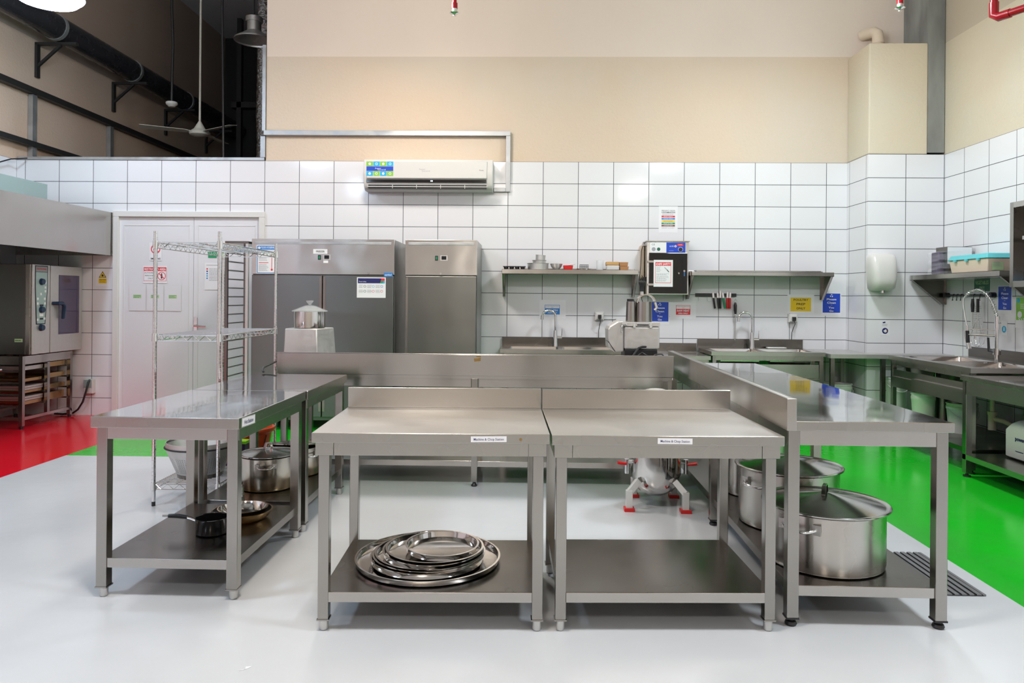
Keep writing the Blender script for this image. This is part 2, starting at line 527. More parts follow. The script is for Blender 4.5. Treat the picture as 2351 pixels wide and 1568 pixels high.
struct('floor', box1((XL - .3, YB - .3, -.1), (XR + .3, 14.6, 0), 'floor'), smooth=0)
struct('ceiling', box1((XL - .3, YB - .3, ZC), (XR + .3, 14.6, ZC + .1), 'ceiling'), smooth=0)
q = MB()
q.box((XL, W, 0), (-4.75, W + .15, ZT), 'tile_back').box((-4.75, W, 2.31), (-3.09, W + .15, ZT), 'tile_back').box((-3.09, W, 0), (XR, W + .15, ZT), 'tile_back')
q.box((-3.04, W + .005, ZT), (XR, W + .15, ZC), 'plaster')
struct('wall_back', q, smooth=0)
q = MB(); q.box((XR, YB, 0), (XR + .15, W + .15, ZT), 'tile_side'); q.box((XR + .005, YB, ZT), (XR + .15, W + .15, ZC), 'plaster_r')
struct('wall_right', q, smooth=0)
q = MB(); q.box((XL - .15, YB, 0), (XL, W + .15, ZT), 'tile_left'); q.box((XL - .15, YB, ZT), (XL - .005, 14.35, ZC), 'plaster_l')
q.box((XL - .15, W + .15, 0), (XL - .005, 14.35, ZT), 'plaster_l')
struct('wall_left', q, smooth=0)
struct('wall_rear', box1((XL - .15, YB - .15, 0), (XR + .15, YB, ZC), 'rear'), smooth=0)
# neighbouring hall beyond the low tiled wall
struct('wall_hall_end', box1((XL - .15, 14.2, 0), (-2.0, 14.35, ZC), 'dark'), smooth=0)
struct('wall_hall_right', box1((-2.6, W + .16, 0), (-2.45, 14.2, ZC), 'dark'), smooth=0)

# corner pier: tiled below, plastered above, concrete post behind
q = MB(); q.box((3.58, 7.88, 0), (4.375, W, ZT), 'tile_col')
# side faces need their own tile direction
q.m[-1] = q.mi('tile_side'); q.m[-3] = q.mi('tile_side')
struct('trim_1', q, smooth=0)
q = MB(); q.box((3.585, 7.885, ZT), (4.20, W, 4.13), 'plaster_r')
struct('trim_2', q, smooth=0, bev=.012)
q = MB(); q.box((4.20, 7.885, ZT + .02), (4.375, W, ZC), 'concrete')
struct('trim_3', q, smooth=0)

# door set in the back wall
d1 = MB()
for x0, x1 in ((-4.80, -4.735), (-3.105, -3.04)): d1.box((x0, W - .03, 0), (x1, W + .05, 2.2945), 'offwhite')
d1.box((-4.80, W - .03, 2.295), (-3.04, W + .05, 2.36), 'offwhite')
door = struct('door_1', d1, smooth=0, bev=.004)
for i, (x0, x1) in enumerate(((-4.735, -3.872), (-3.868, -3.105))):
    l = MB(); l.box((x0, W + .005, .01), (x1, W + .045, 2.295), 'door')
    for a, c in ((x0 + .05, x0 + .055), (x1 - .055, x1 - .05)): l.box((a, W + .001, .1), (c, W + .006, 2.2), 'offwhite')
    l.box((x0 + .05, W + .001, 2.195), (x1 - .05, W + .006, 2.2), 'offwhite')
    obj('door_leaf', l, door, smooth=0)
h = MB(); h.tube([(-3.84, W - .05, 1.045), (-3.70, W - .05, 1.04)], .011, 'chrome'); h.tube([(-3.84, W + .005, 1.045), (-3.84, W - .055, 1.045)], .012, 'chrome')
h.box((-3.86, W - .006, .98), (-3.82, W + .005, 1.14), 'chrome')
obj('door_handle', h, door)

# galvanised trims and channels
q = MB(); q.box((XL + .01, W - .01, ZT + .001), (-3.055, W + .15, ZT + .035), 'galv')
struct('trim_4', q, smooth=0, bev=.002)
q = MB(); q.box((-3.10, W - .015, ZT + .036), (-3.045, W + .02, 3.23), 'galv'); q.box((-3.085, W - .01, 3.292), (-3.045, W + .02, 4.28), 'galv')
struct('trim_5', q, smooth=0, bev=.002)

# floor gully grating
q = MB()
ang = R(-2)
x0, x1, y0, y1 = 1.99, 2.17, 3.545, 4.13
q.box((x0, y0, .001), (x1, y1, .004), 'black')
q.box((x0 - .012, y0, .002), (x0 + .004, y1, .008), 'grate'); q.box((x1 - .004, y0, .002), (x1 + .012, y1, .008), 'grate')
for i in range(5):
    xx = x0 + .02 + i * .035
    q.box((xx - .011, y0, .003), (xx + .011, y1, .009), 'grate')
single('floor_drain_grating', q, 'long dark grey slotted drain grating in the grey floor beside the right-hand table', 'drain', smooth=0)
q = MB(); q.add([(-.02, 0, .0012), (.005, .012, .0012), (0, .03, .0012), (.025, .035, .0012), (.012, .015, .0012), (.0, .002, .0012)], [(0, 1, 5), (1, 2, 3, 4)], 'paper')
single('paper_scrap', q, 'tiny torn white paper scrap lying on the open grey floor', 'litter', loc=(-1.055, 2.72, 0), smooth=0)


# ================================================================== LAMPS
def lamp_mat(i, tint, k):
    m = bpy.data.materials.new('lit_lens_%d' % i); m.use_nodes = True
    nt = m.node_tree; nt.nodes.clear()
    e = nt.nodes.new('ShaderNodeEmission'); o = nt.nodes.new('ShaderNodeOutputMaterial')
    e.inputs[0].default_value = (*tint, 1); e.inputs[1].default_value = LAMP_L * k
    nt.links.new(e.outputs[0], o.inputs[0])
    M['lens%d' % i] = m
    m2 = m.copy(); m2.name = 'lit_reflector_%d' % i; M['shade%d' % i] = m2
    next(n for n in m2.node_tree.nodes if n.type == 'EMISSION').inputs[1].default_value = LAMP_L * k * SHADE


lamp_words = ['at the far left, above the extractor hood', 'in the far row, above the long back table', 'in the far row, near the right-hand corner',
              'in the middle row on the left', 'in the middle row, above the two station tables', 'in the middle row, above the long right-hand table',
              'in the row behind the viewer, left', 'in the row behind the viewer, middle', 'in the row behind the viewer, right']
for i, (x, y, tint, k) in enumerate(LAMPS):
    lamp_mat(i, tint, k)
    t = thing('high_bay_lamp', 'round lit high bay ceiling lamp hanging ' + lamp_words[i], 'ceiling lamp', (x, y, LAMP_Z), 0, 'high bay lamps')
    q = MB().lathe([(.001, 0), (.15, .004), (.25, .02), (.29, .06), (.29, .07)], 'lens%d' % i, n=40); obj('lens', q, t)
    obj('reflector', MB().lathe([(.295, .060), (.305, .075), (.22, .18), (.10, .25)], 'shade%d' % i, n=40), t)
    q = MB().lathe([(.101, .245), (.10, .40), (.001, .40)], 'alu', n=32)
    q.tube([(0, 0, .40), (0, 0, ZC - LAMP_Z)], .008, 'dark', 6)
    obj('housing', q, t)


# sprinkler heads
def sprinkler(x, y, z, label, up):
    t = thing('sprinkler_head', label, 'sprinkler', (x, y, z), 0, 'ceiling sprinklers')
    obj('drop_pipe', MB().tube([(0, 0, .07), (0, 0, up)], .019, 'redpaint', 14).tube([(0, 0, .065), (0, 0, .115)], .027, 'redpaint', 14), t)
    q = MB().tube([(0, 0, .035), (0, 0, .066)], .024, 'alu', 14)
    q.lathe([(.012, .04), (.034, .036), (.044, .028), (.040, .024), (.008, .014)], 'chrome', n=18)
    q.lathe([(.001, .0), (.016, .001), (.016, .004), (.001, .006)], 'chrome', n=14).tube([(0, 0, .002), (0, 0, .03)], .005, 'chrome', 8)
    obj('nozzle', q, t)


sprinkler(-.68, 6.5, 3.885, 'red and chrome sprinkler head hanging in front of the beige wall, left of centre', 2.4)
sprinkler(3.215, 6.5, 3.925, 'red and chrome sprinkler head hanging near the boxed-in corner pier', 2.4)
q = MB().tube([(3.715, 6, 6.3), (3.715, 6, 3.72), (3.722, 5.99, 3.69), (3.742, 5.95, 3.675), (3.9, 5.64, 3.675), (4.34, 4.75, 3.675)], .03, 'redpaint', 16)
q.tube([(3.715, 6, 3.80), (3.715, 6, 3.70), (3.735, 5.97, 3.675), (3.775, 5.89, 3.675)], .036, 'redpaint', 16)
single('fire_pipe', q, 'dark red fire sprinkler pipe elbow high in the right-hand corner', 'pipe')

# soil pipe on top of the pier
q = MB().tube([(3.83, 8.22, 4.132), (3.83, 8.22, 4.30), (3.825, 8.225, 4.345), (3.805, 8.26, 4.375), (3.77, 8.32, 4.385), (3.73, 8.39, 4.385)], .060, 'cream', 20)
q.tube([(3.83, 8.22, 4.235), (3.83, 8.22, 4.262)], .066, 'cream', 20)
single('vent_pipe', q, 'short cream plastic pipe bend rising from the boxed-in pier into the wall', 'pipe')


# ================================================================== NEIGHBOURING HALL
t = thing('lagged_duct', 'long dark shiny round duct running along the dim hall wall on brackets', 'duct', (-5.66, 6.0, 4.57))
q = MB().tube([(0, y, 0) for y in (0, 2, 4, 6, 8.1)], .15, 'darkduct', 24); obj('pipe', q, t)
for y in (2.6, 4.3, 5.9):
    obj('strap', MB().tube([(0, y, 0), (0, y + .05, 0)], .158, 'galv', 24), t)
br = None
for i, y in enumerate((8.72, 10.35, 11.85, 13.35)):
    q = MB(); q.box((0, -.03, -.42), (.03, .03, 0), 'dark'); q.box((0, -.03, -.03), (.50, .03, 0), 'dark'); q.beam((.02, 0, -.28), (.30, 0, -.03), .03, .03, 'dark')
    lab = ['nearest black triangular wall bracket under the dark duct, close to the tiled wall', 'second black triangular bracket from the near end of the dark duct',
           'third black triangular bracket from the near end, left of the ceiling fan', 'farthest black triangular bracket under the duct, below the ceiling fan'][i]
    if br is None: br = single('duct_bracket', q, lab, 'bracket', (XL + .001, y, 4.415), group='brackets under the lagged duct', smooth=0)
    else:
        c = br.copy(); COL.objects.link(c); c.location = (XL + .001, y, 4.415); c['label'] = lab
q = MB(); q.beam((XL + .045, 4.0, 3.80), (XL + .045, 14.1, 3.80), .08, .07, 'dark')
single('wall_rail', q, 'upper dark steel channel running along the dim hall wall below the duct', 'rail', smooth=0)
q = MB(); q.beam((XL + .045, 4.0, 3.17), (XL + .045, 12.0, 3.17), .08, .06, 'dark')
single('wall_rail', q, 'lower dark steel channel along the dim hall wall just above the tiles', 'rail', smooth=0)
for y, z, lab in ((8.62, 3.76, 'galvanised upright channel on the hall wall at the tiled corner'), (10.24, 3.76, 'galvanised upright channel on the dim hall wall farther back')):
    single('wall_upright', box1((XL + .002, y - .04, ZT + .04), (XL + .06, y + .04, z), 'galv'), lab, 'channel', smooth=0)

t = thing('ceiling_fan', 'cream three-bladed ceiling fan hanging on a long rod in the neighbouring hall', 'ceiling fan', (-4.40, 9.7, 3.56))
obj('rod', MB().tube([(0, 0, .13), (0, 0, ZC - 3.56)], .014, 'fan', 8), t)
q = MB().lathe([(.001, -.06), (.07, -.055), (.125, -.03), (.135, 0), (.10, .03), (.075, .045), (.07, .055), (.016, .15), (.001, .15)], 'fan', n=28); obj('motor', q, t)
for a in (-33, 87, 207):
    q = MB(); ca, sa = math.cos(R(a)), math.sin(R(a))
    def bp_(r, s_, z): return (r * ca - s_ * sa, r * sa + s_ * ca, z)
    vs = [bp_(.10, -.03, .0), bp_(.10, .03, .006), bp_(.2, -.055, -.004), bp_(.2, .055, .014), bp_(.72, -.065, -.006), bp_(.72, .065, .018)]
    vs += [(x_, y_, z_ + .005) for x_, y_, z_ in vs]
    q.add(vs, [(0, 1, 3, 2), (2, 3, 5, 4), (6, 8, 9, 7), (8, 10, 11, 9), (0, 2, 8, 6), (2, 4, 10, 8), (1, 7, 9, 3), (3, 9, 11, 5), (4, 5, 11, 10), (0, 6, 7, 1)], 'fan')
    obj('blade', q, t)
t = thing('smoke_detector', 'small white round smoke detector hanging on a black conduit', 'smoke detector', (-4.78, 9.7, 3.93))
obj('sensor', MB().lathe([(.001, -.03), (.04, -.028), (.05, -.015), (.07, 0), (.075, .02), (.07, .035), (.001, .035)], 'white', n=24), t)
obj('conduit', MB().tube([(0, 0, .035), (.002, 0, .4), (.012, 0, .8), (-.01, 0, 1.3), (0, 0, ZC - 3.93)], .018, 'black', 8), t)
t = thing('pendant_lamp', 'unlit grey bell-shaped pendant lamp in the dark gap beside the beige wall', 'pendant lamp', (-3.68, 9.7, 4.78))
obj('shade', MB().lathe([(.26, 0), (.255, .02), (.13, .10), (.09, .13), (.09, .25), (.11, .25), (.11, .31), (.001, .31)], 'alu', n=32), t)
obj('cord', MB().tube([(0, 0, .31), (0, 0, ZC - 4.78)], .008, 'black', 6), t)
# dark plant frame at the hall end
q = MB()
for z in (3.15, 4.72): q.box((-5.3, 12.9, z), (-2.7, 13.1, z + .10), 'dark')
for x in (-4.25, -5.2): q.box((x, 12.9, 0), (x + .08, 13.0, 6.3), 'dark')
single('plant_frame', q, 'dark steel frame standing in the shadowed end of the neighbouring hall', 'frame', smooth=0)
q = MB().box((-4.95, 13.2, 0), (-4.35, 13.9, 4.6), 'darkduct')
single('air_handler', q, 'dark box of plant standing behind the steel frame in the hall', 'plant', smooth=0, bev=.02)
q = MB().tube([(-3.87, 10.6, z) for z in (0, 2.6, 3.2, 3.6, 4.0, 4.6, 6.38)], [.10, .10, .11, .095, .11, .10, .10], 'foil', 20)
single('foil_duct', q, 'crinkled silver foil duct rising beside the edge of the beige wall', 'duct')
single('hall_cable', MB().tube([(-3.9, 9.2, 6.38), (-3.9, 9.2, 5), (-3.88, 9.2, 4), (-3.86, 9.2, 2.6)], .016, 'black', 8), 'thick black cable hanging in the dark gap beside the pendant lamp', 'cable')
single('orange_case', box1((-4.22, 11.8, 0), (-3.98, 12.0, 3.6), 'orangebox'), 'rusty orange case half hidden behind the cable in the dark hall', 'case', smooth=0, bev=.02)

# ================================================================== BACK WALL THINGS
# air conditioner
t = thing('air_conditioner', 'white split air conditioner on the tiled wall with a blue and green sticker', 'air conditioner', (-1.86, W, 2.59))
wd = 1.445
prof = [(0, 0), (-.14, .0), (-.185, .035), (-.20, .09), (-.215, .18), (-.205, .31), (-.19, .345), (0, .35)]
obj('casing', MB().prism(prof, 0, wd, 'x', 'white'), t, bev=.006)
obj('front_panel', MB().box((.03, -.222, .125), (wd - .06, -.17, .325), 'white'), t, bev=.012)
q = MB(); q.box((.03, -.213, .085), (wd - .07, -.19, .118), 'blackgloss'); obj('display_strip', q, t, smooth=0, bev=.003)
obj('display', MB().box((wd * .52, -.2145, .096), (wd * .52 + .025, -.21, .108), 'led'), t, smooth=0)
q = MB(); q.box((.05, -.196, .018), (wd - .07, -.15, .062), 'black')
for i in range(1, 5): q.box((.05 + i * .27, -.2, .02), (.056 + i * .27, -.19, .06), 'white')
q.box((.04, -.205, .036), (wd - .06, -.195, .044), 'white')
obj('outlet_louvre', q, t, smooth=0)
q = MB(); O = (.045, .16)
def sticker(q):
    cw, ch = .072, .052
    for r_, cols in ((2, ('lgreen', 'cyan', 'lgreen', 'cyan')), (0, ('cyan', 'lgreen', 'cyan', 'lgreen'))):
        for i, cc in enumerate(cols):
            u, v = i * (cw + .004), r_ * (ch + .002)
            q.rect(u, v, u + cw, v + ch, cc); q.disc(u + cw / 2, v + ch / 2, .014, 'paper', n=.0016, ri=.009 if i % 2 else 0)
    q.rect(0, ch + .003, 4 * cw + .012, 2 * ch + .001, 'blue'); q.text('Super', .13, 1.5 * ch + .007, .014, 'paper', width=.07); q.text('General', .17, 1.5 * ch - .008, .014, 'paper', width=.09)
sticker(q)
obj('sticker', q, t, loc=(.035, -.2225, .155), smooth=0)
q = MB(); q.text('Super', 0, .010, .016, 'greyink', width=.07); q.text('General', .04, -.010, .016, 'greyink', width=.09); q.text('Favia', .66, .0, .014, 'ink', width=.045)
obj('logo', q, t, loc=(.66, -.2215, .222), smooth=0)
q = MB(); q.box((-3.05, W - .05, 3.235), (-.225, W - .001, 3.29), 'galv'); q.box((-.275, W - .05, 2.60), (-.225, W - .001, 3.234), 'galv'); q.box((-.41, W - .05, 2.60), (-.276, W - .001, 2.645), 'galv')
single('pipe_trunking', q, 'galvanised metal trunking running along the beige wall and down to the air conditioner', 'trunking', smooth=0, bev=.003)

FB = (Vector((1, 0, 0)), Vector((0, 0, 1)))
FR = (Vector((0, -1, 0)), Vector((0, 0, 1)))
FL = (Vector((0, 1, 0)), Vector((0, 0, 1)))


def sheet(fr=FB):
    q = MB(); q.U, q.V = fr; return q


def poster(name, q, label, cat='poster', loc=(0, 0, 0), **k): return single(name, q, label, cat, loc, smooth=0, **k)


def swirl(q, u, v, r, k='paper'):
    for a in (90, 210, 330):
        pts = [(u + r * math.cos(R(a + s_)), v + r * math.sin(R(a + s_))) for s_ in (-40, -10, 25)] + [(u + r * .45 * math.cos(R(a + s_)), v + r * .45 * math.sin(R(a + s_))) for s_ in (35, -30)]
        q.poly(pts, k, .0016)


def clean_sign(w_, h_, fr=FB):
    q = sheet(fr)
    q.rect(-.012, -.035, w_ + .012, h_ + .01, 'paper', .0005, .0005)
    q.rect(0, 0, w_, h_, 'blue', .001)
    swirl(q, w_ / 2, h_ * .88, w_ * .09)
    q.text('Please', w_ / 2, h_ * .70, h_ * .095, 'paper', width=w_ * .56, bold=.02); q.text('Clean', w_ / 2, h_ * .52, h_ * .095, 'paper', width=w_ * .50, bold=.02)
    q.text('As', w_ / 2, h_ * .405, h_ * .03, 'paper', width=w_ * .09); q.text('You', w_ / 2, h_ * .265, h_ * .095, 'paper', width=w_ * .31, bold=.02)
    q.text('Go', w_ / 2, h_ * .095, h_ * .095, 'paper', width=w_ * .24, bold=.02)
    return q


y_ = W - .0006
poster('wall_sign', clean_sign(.195, .22), 'blue Please Clean As You Go sign partly behind the vegetable cutter', 'sign', (1.39, y_, 1.143), group='blue clean-as-you-go signs')
poster('wall_sign', clean_sign(.195, .216), 'blue Please Clean As You Go sign right of the yellow poultry sign', 'sign', (3.32, y_, 1.259), group='blue clean-as-you-go signs')
q = sheet(); q.rect(0, 0, .30, .215, 'paper', .0006); q.rect(.035, .025, .265, .18, 'yellow', .001)
for i, s_ in enumerate(('POULTRY', 'PREP', 'ONLY')): q.text(s_, .15, .155 - i * .048, .024, 'ink', width=(.165, .10, .10)[i], bold=.02)
poster('wall_sign', q, 'yellow POULTRY PREP ONLY sign taped to the tiles below the right shelf', 'sign', (2.924, y_, 1.246))
q = sheet(); q.rect(0, 0, .296, .205, 'paper', .0006); q.rect(.07, .045, .232, .153, 'red', .001); q.rect(.074, .112, .228, .149, 'paper', .0013)
q.text('FOOD PREPARATION', .151, .139, .009, 'red', width=.14); q.text('AREA', .151, .122, .008, 'red', width=.03)
q.text('RAW MEAT', .151, .092, .022, 'paper', width=.14, bold=.03); q.text('AREA ONLY', .151, .062, .016, 'paper', width=.115, bold=.02)
poster('wall_sign', q, 'red and white RAW MEAT AREA ONLY sign on the tiles', 'sign', (1.60, y_, 1.175))
q = sheet(); q.rect(0, 0, .30, .21, 'paper', .0006); q.rect(.062, .045, .232, .155, 'lblue', .001); q.rect(.067, .115, .227, .151, 'paper', .0013)
q.text('FOOD PREPARATION', .147, .14, .009, 'lblue', width=.14); q.text('AREA', .147, .124, .008, 'lblue', width=.03)
q.text('RAW FISH', .147, .093, .020, 'paper', width=.125, bold=.02); q.text('AREA ONLY', .147, .064, .015, 'paper', width=.11, bold=.02)
poster('wall_sign', q, 'blue and white RAW FISH AREA ONLY sign behind the left tap', 'sign', (.12, y_, 1.166))
q = sheet(); q.rect(0, 0, .215, .297, 'paper', .0006)
q.text('PREVENT CROSS', .108, .248, .013, 'ink', width=.15); q.text('CONTAMINATION', .108, .228, .014, 'ink', width=.155, bold=.02); q.lines(.04, .195, .18, .218, 3)
for i, (c_, s_) in enumerate((('red', 'RAW MEAT'), ('lblue', 'RAW FISH'), ('yellow', 'RAW POULTRY'), ('green', 'FRUIT & VEG'), ('brown', 'COOKED MEAT'))):
    v = .172 - i * .026; q.rect(.032, v, .184, v + .019, c_, .001); q.text(s_, .108, v + .0095, .010, 'paper' if i != 2 else 'ink', width=.10)
q.text('BAKERY & DAIRY', .108, .052, .012, 'greyink', width=.145)
poster('hygiene_poster', q, 'white poster with coloured bars headed prevent cross contamination, above the knife cabinet', loc=(1.466, y_, 2.153))
q = sheet(FB); q.rect(0, 0, .10, .16, 'paper', .0006); q.poly([(.02, .14), (.05, .15), (.055, .135), (.03, .13)], 'navy', .001); q.lines(.02, .10, .08, .125, 3); q.disc(.05, .05, .032, 'navy', .001); q.poly([(.03, .05), (.06, .07), (.07, .04), (.05, .03)], 'paper', .0014); q.poly([(.055, .035), (.07, .045), (.068, .06)], 'yellow', .0018)
poster('sticker', q, 'small round navy recycling sticker on the tiled corner pier', 'sticker', (3.72, 7.879, 1.03))

# caution sign left of the door
q = sheet(); q.rect(0, 0, .16, .20, 'paper', .0006); q.poly([(.035, .10), (.125, .10), (.08, .175)], 'ink', .001); q.poly([(.045, .106), (.115, .106), (.08, .164)], 'yellow', .0014); q.disc(.08, .125, .012, 'ink', .0018)
q.rect(.035, .035, .127, .09, 'yellow', .001); q.text('CAUTION', .081, .075, .012, 'ink', width=.075, bold=.02); q.text('HOT SURFACE', .081, .050, .009, 'ink', width=.06)
poster('warning_sign', q, 'yellow triangle caution sign on the tiles beside the oven', 'sign', (-5.01, y_, 1.49))

# wall socket boxes
def socket(x, z, label, lead=True):
    t = thing('wall_socket', label, 'socket', (x, W, z), 0, 'grey socket boxes on the tiled wall')
    obj('box', MB().box((-.05, -.045, -.045), (.05, -.001, .05), 'white'), t, bev=.004, smooth=0)
    obj('cover', MB().box((-.04, -.055, -.035), (.04, -.044, .04), 'offwhite'), t, bev=.004, smooth=0)
    obj('plug', MB().box((-.018, -.09, -.025), (.018, -.054, .018), 'black').tube([(0, -.08, -.02), (.008, -.085, -.06), (.0, -.06, -.10), (-.005, -.02, -.16), (-.005, -.01, -.26)], .004, 'black', 6), t, smooth=0)


socket(2.975, 1.19, 'grey wall socket with a black plug under the yellow poultry sign')
socket(.80, 1.195, 'grey wall socket with a black plug between the sinks taps, left of the vegetable cutter')
q = MB().tube([(.85, W - .008, 1.165), (.99, W - .008, 1.165), (.99, W - .008, 1.0)], .006, 'galv', 8)
single('conduit', q, 'thin grey conduit bending down from the socket behind the vegetable cutter', 'conduit')
t = thing('oven_isolator', 'pale grey isolator switch box on the tiles with the black oven cable', 'switch', (-5.11, W, .345))
obj('box', MB().box((0, -.06, -.09), (.11, -.001, .075), 'white'), t, bev=.006, smooth=0)
obj('face', MB().box((.004, -.066, -.02), (.10, -.059, .07), 'glasslens'), t, bev=.003, smooth=0)
obj('cable', MB().tube([(.075, -.06, .07), (.075, -.09, .04), (.06, -.10, -.05), (.02, -.10, -.18), (-.05, -.075, -.27), (-.12, -.055, -.315), (-.24, -.05, -.33), (-.34, -.05, -.325)], .011, 'black', 8), t)


# shelves with brackets
def wall_shelf(label, x0, x1, z, depth, th, loc_y=W):
    t = thing('wall_shelf', label, 'shelf', (x0, loc_y, z))
    wd = x1 - x0
    q = MB().box((0, -depth, -th), (wd, -.002, -th + .006), 'steelx').box((0, -depth, -th), (wd, -depth + .005, 0), 'steelx')
    q.box((0, -depth, -.004), (wd, -.002, 0), 'steelx').box((0, -.008, 0), (wd, -.002, .022), 'steelx')
    q.box((0, -depth, -th), (.004, -.002, 0), 'steelx').box((wd - .004, -depth, -th), (wd, -.002, 0), 'steelx')
    obj('board', q, t, smooth=0, bev=.0015)
    for xx in (.004, wd - .03):
        q = MB(); pl = [(-.002, -th), (-depth + .015, -th), (-.05, -.30), (-.002, -.30)]
        q.prism(pl, xx if xx < .1 else xx + .022, (xx if xx < .1 else xx + .022) + .004, 'x', 'shelf')
        q.add([(xx, -depth + .015, -th), (xx + .026, -depth + .015, -th), (xx + .026, -.05, -.30), (xx, -.05, -.30), (xx, -depth + .018, -th), (xx + .026, -depth + .018, -th), (xx + .026, -.046, -.30), (xx, -.046, -.30)],
              [(0, 1, 2, 3), (7, 6, 5, 4), (0, 4, 5, 1), (1, 5, 6, 2), (2, 6, 7, 3), (3, 7, 4, 0)], 'steelx')
        q.box((xx, -.006, -.30), (xx + .026, -.002, -th), 'steelx')
        obj('bracket', q, t, smooth=0)
    return t


wall_shelf('left stainless wall shelf holding cake tins and bowls above the left sink', -.30, 1.195, 1.712, .32, .052)
wall_shelf('right stainless wall shelf, empty, above the knife rack and right sink', 1.775, 3.315, 1.700, .32, .045)
q = MB().box((1.83, W - .30, 1.7015), (3.18, W - .16, 1.716), 'steelx')
single('loose_steel_strip', q, 'long flat steel strip lying on the empty right wall shelf', 'strip', smooth=0)

# knife steriliser cabinet
t = thing('knife_cabinet', 'steel knife cabinet with black glass door hanging between the two shelves', 'cabinet', (1.305, W, 1.447))
cw, ch, cdp = .465, .585, .19
obj('body', MB().box((0, -cdp, 0), (cw, -.002, ch), 'fridgetop'), t, bev=.004, smooth=0)
obj('lid_flange', MB().box((-.012, -cdp - .008, ch + .001), (cw + .008, -.002, ch + .012), 'steel'), t, smooth=0)
q = sheet(); q.rect(.035, .465, .215, .578, 'paper', .0015); q.rect(.215, .465, .425, .578, 'blue', .002); q.text('CE', .07, .555, .018, 'ink', width=.035)
q.disc(.075, .503, .022, 'greyink', .002); q.disc(.13, .503, .019, 'dkgreen', .002); q.text('ALVEO', .275, .537, .015, 'paper', .0026, width=.05); q.disc(.316, .537, .012, 'paper', .0026); q.disc(.316, .537, .006, 'red', .003)
q.rect(.335, .54, .40, .565, 'red', .0026); q.text('POWER', .368, .554, .009, 'paper', .003, width=.04); q.disc(.372, .502, .027, 'paper', .0026, ri=.024); q.text('www', .27, .487, .006, 'paper', .0026, width=.05)
obj('control_panel', q, t, loc=(0, -cdp, 0), smooth=0)
obj('knob', MB().tube([(.372, -cdp - .002, .502), (.372, -cdp - .02, .502)], .018, 'black', 16), t)
dr = obj('door', MB().box((.025, -cdp - .022, .012), (.445, -cdp - .004, .462), 'blackgloss'), t, bev=.004, smooth=0)
obj('handle', MB().lathe([(.001, 0), (.012, .002), (.013, .012), (.006, .02)], 'chrome', n=14, tilt=Matrix.Rotation(R(90), 3, 'X')), dr, loc=(.35, -cdp - .022, .235))
q = MB().tube([(.41, -cdp - .022, .262), (.41, -cdp - .03, .262)], .011, 'chrome', 12).box((.405, -cdp - .032, .205), (.413, -cdp - .026, .25), 'lblue'); obj('lock', q, dr, smooth=0)
for zz in (.11, .365): obj('hinge', MB().box((.01, -cdp - .026, zz - .011), (.072, -cdp - .021, zz + .011), 'chrome'), dr, smooth=0)
q = sheet(); q.rect(0, 0, .212, .297, 'paper', .0006); q.rect(.018, .042, .192, .272, 'red', .001); q.rect(.022, .047, .188, .232, 'paper', .0014)
q.text('KNIFE SAFETY', .105, .251, .024, 'paper', .0018, width=.16, bold=.02)
q.lines(.03, .16, .085, .225, 7, n=.0018); q.lines(.03, .055, .17, .15, 9, n=.0018)
q.poly([(.115, .222), (.155, .188), (.148, .18), (.122, .205)], 'greyink', .0018); q.poly([(.150, .19), (.172, .165), (.166, .16), (.145, .183)], 'ink', .0019)
poster('safety_poster', q, 'white and red KNIFE SAFETY notice stuck on the black cabinet door', loc=(1.378, W - cdp - .0225, 1.533))
q = MB().tube([(1.302, W - .1, 1.99), (1.27, W - .12, 1.985), (1.255, W - .12, 1.93), (1.25, W - .11, 1.75), (1.235, W - .1, 1.60), (1.25, W - .1, 1.52), (1.275, W - .1, 1.46), (1.265, W - .1, 1.40), (1.285, W - .1, 1.33)], .004, 'black', 6)
q.tube([(1.265, W - .1, 1.66), (1.29, W - .1, 1.60), (1.27, W - .1, 1.53), (1.24, W - .1, 1.58), (1.265, W - .1, 1.64)], .004, 'black', 6)
q.tube([(1.295, W - .06, 1.62), (1.295, W - .12, 1.62)], .025, 'black', 12)
single('power_lead', q, 'looped black power lead hanging left of the knife cabinet', 'cable')
q = MB().box((1.255, W - .04, 1.42), (1.298, W - .001, 2.0), 'cream')
single('cable_duct', q, 'narrow cream vertical cable cover left of the knife cabinet', 'trunking', smooth=0)

# magnetic strip, knives
q = MB().box((1.885, W - .022, 1.428), (2.345, W - .001, 1.466), 'black')
single('magnetic_strip', q, 'black magnetic knife strip on the tiles under the empty shelf', 'knife rack', smooth=0, bev=.002)


def knife(x, hk, zt, tilt, label):
    t = thing('knife', label, 'knife', (x, W - .026, 1.43), 0, 'knives on the magnetic strip')
    t.rotation_euler = (0, R(tilt), 0)
    q = MB(); q.prism([(-.011, -.02), (.011, -.02), (.010, .04), (-.004, zt), (-.011, zt - .02)], -.002, .002, 'y', 'mirror'); obj('blade', q, t, smooth=0)
    q = MB().tube([(0, 0, -.015), (0, -.002, -.05), (.003, -.002, -.10), (.005, 0, -.135)], [.011, .0125, .011, .012], hk, 10); obj('handle', q, t)


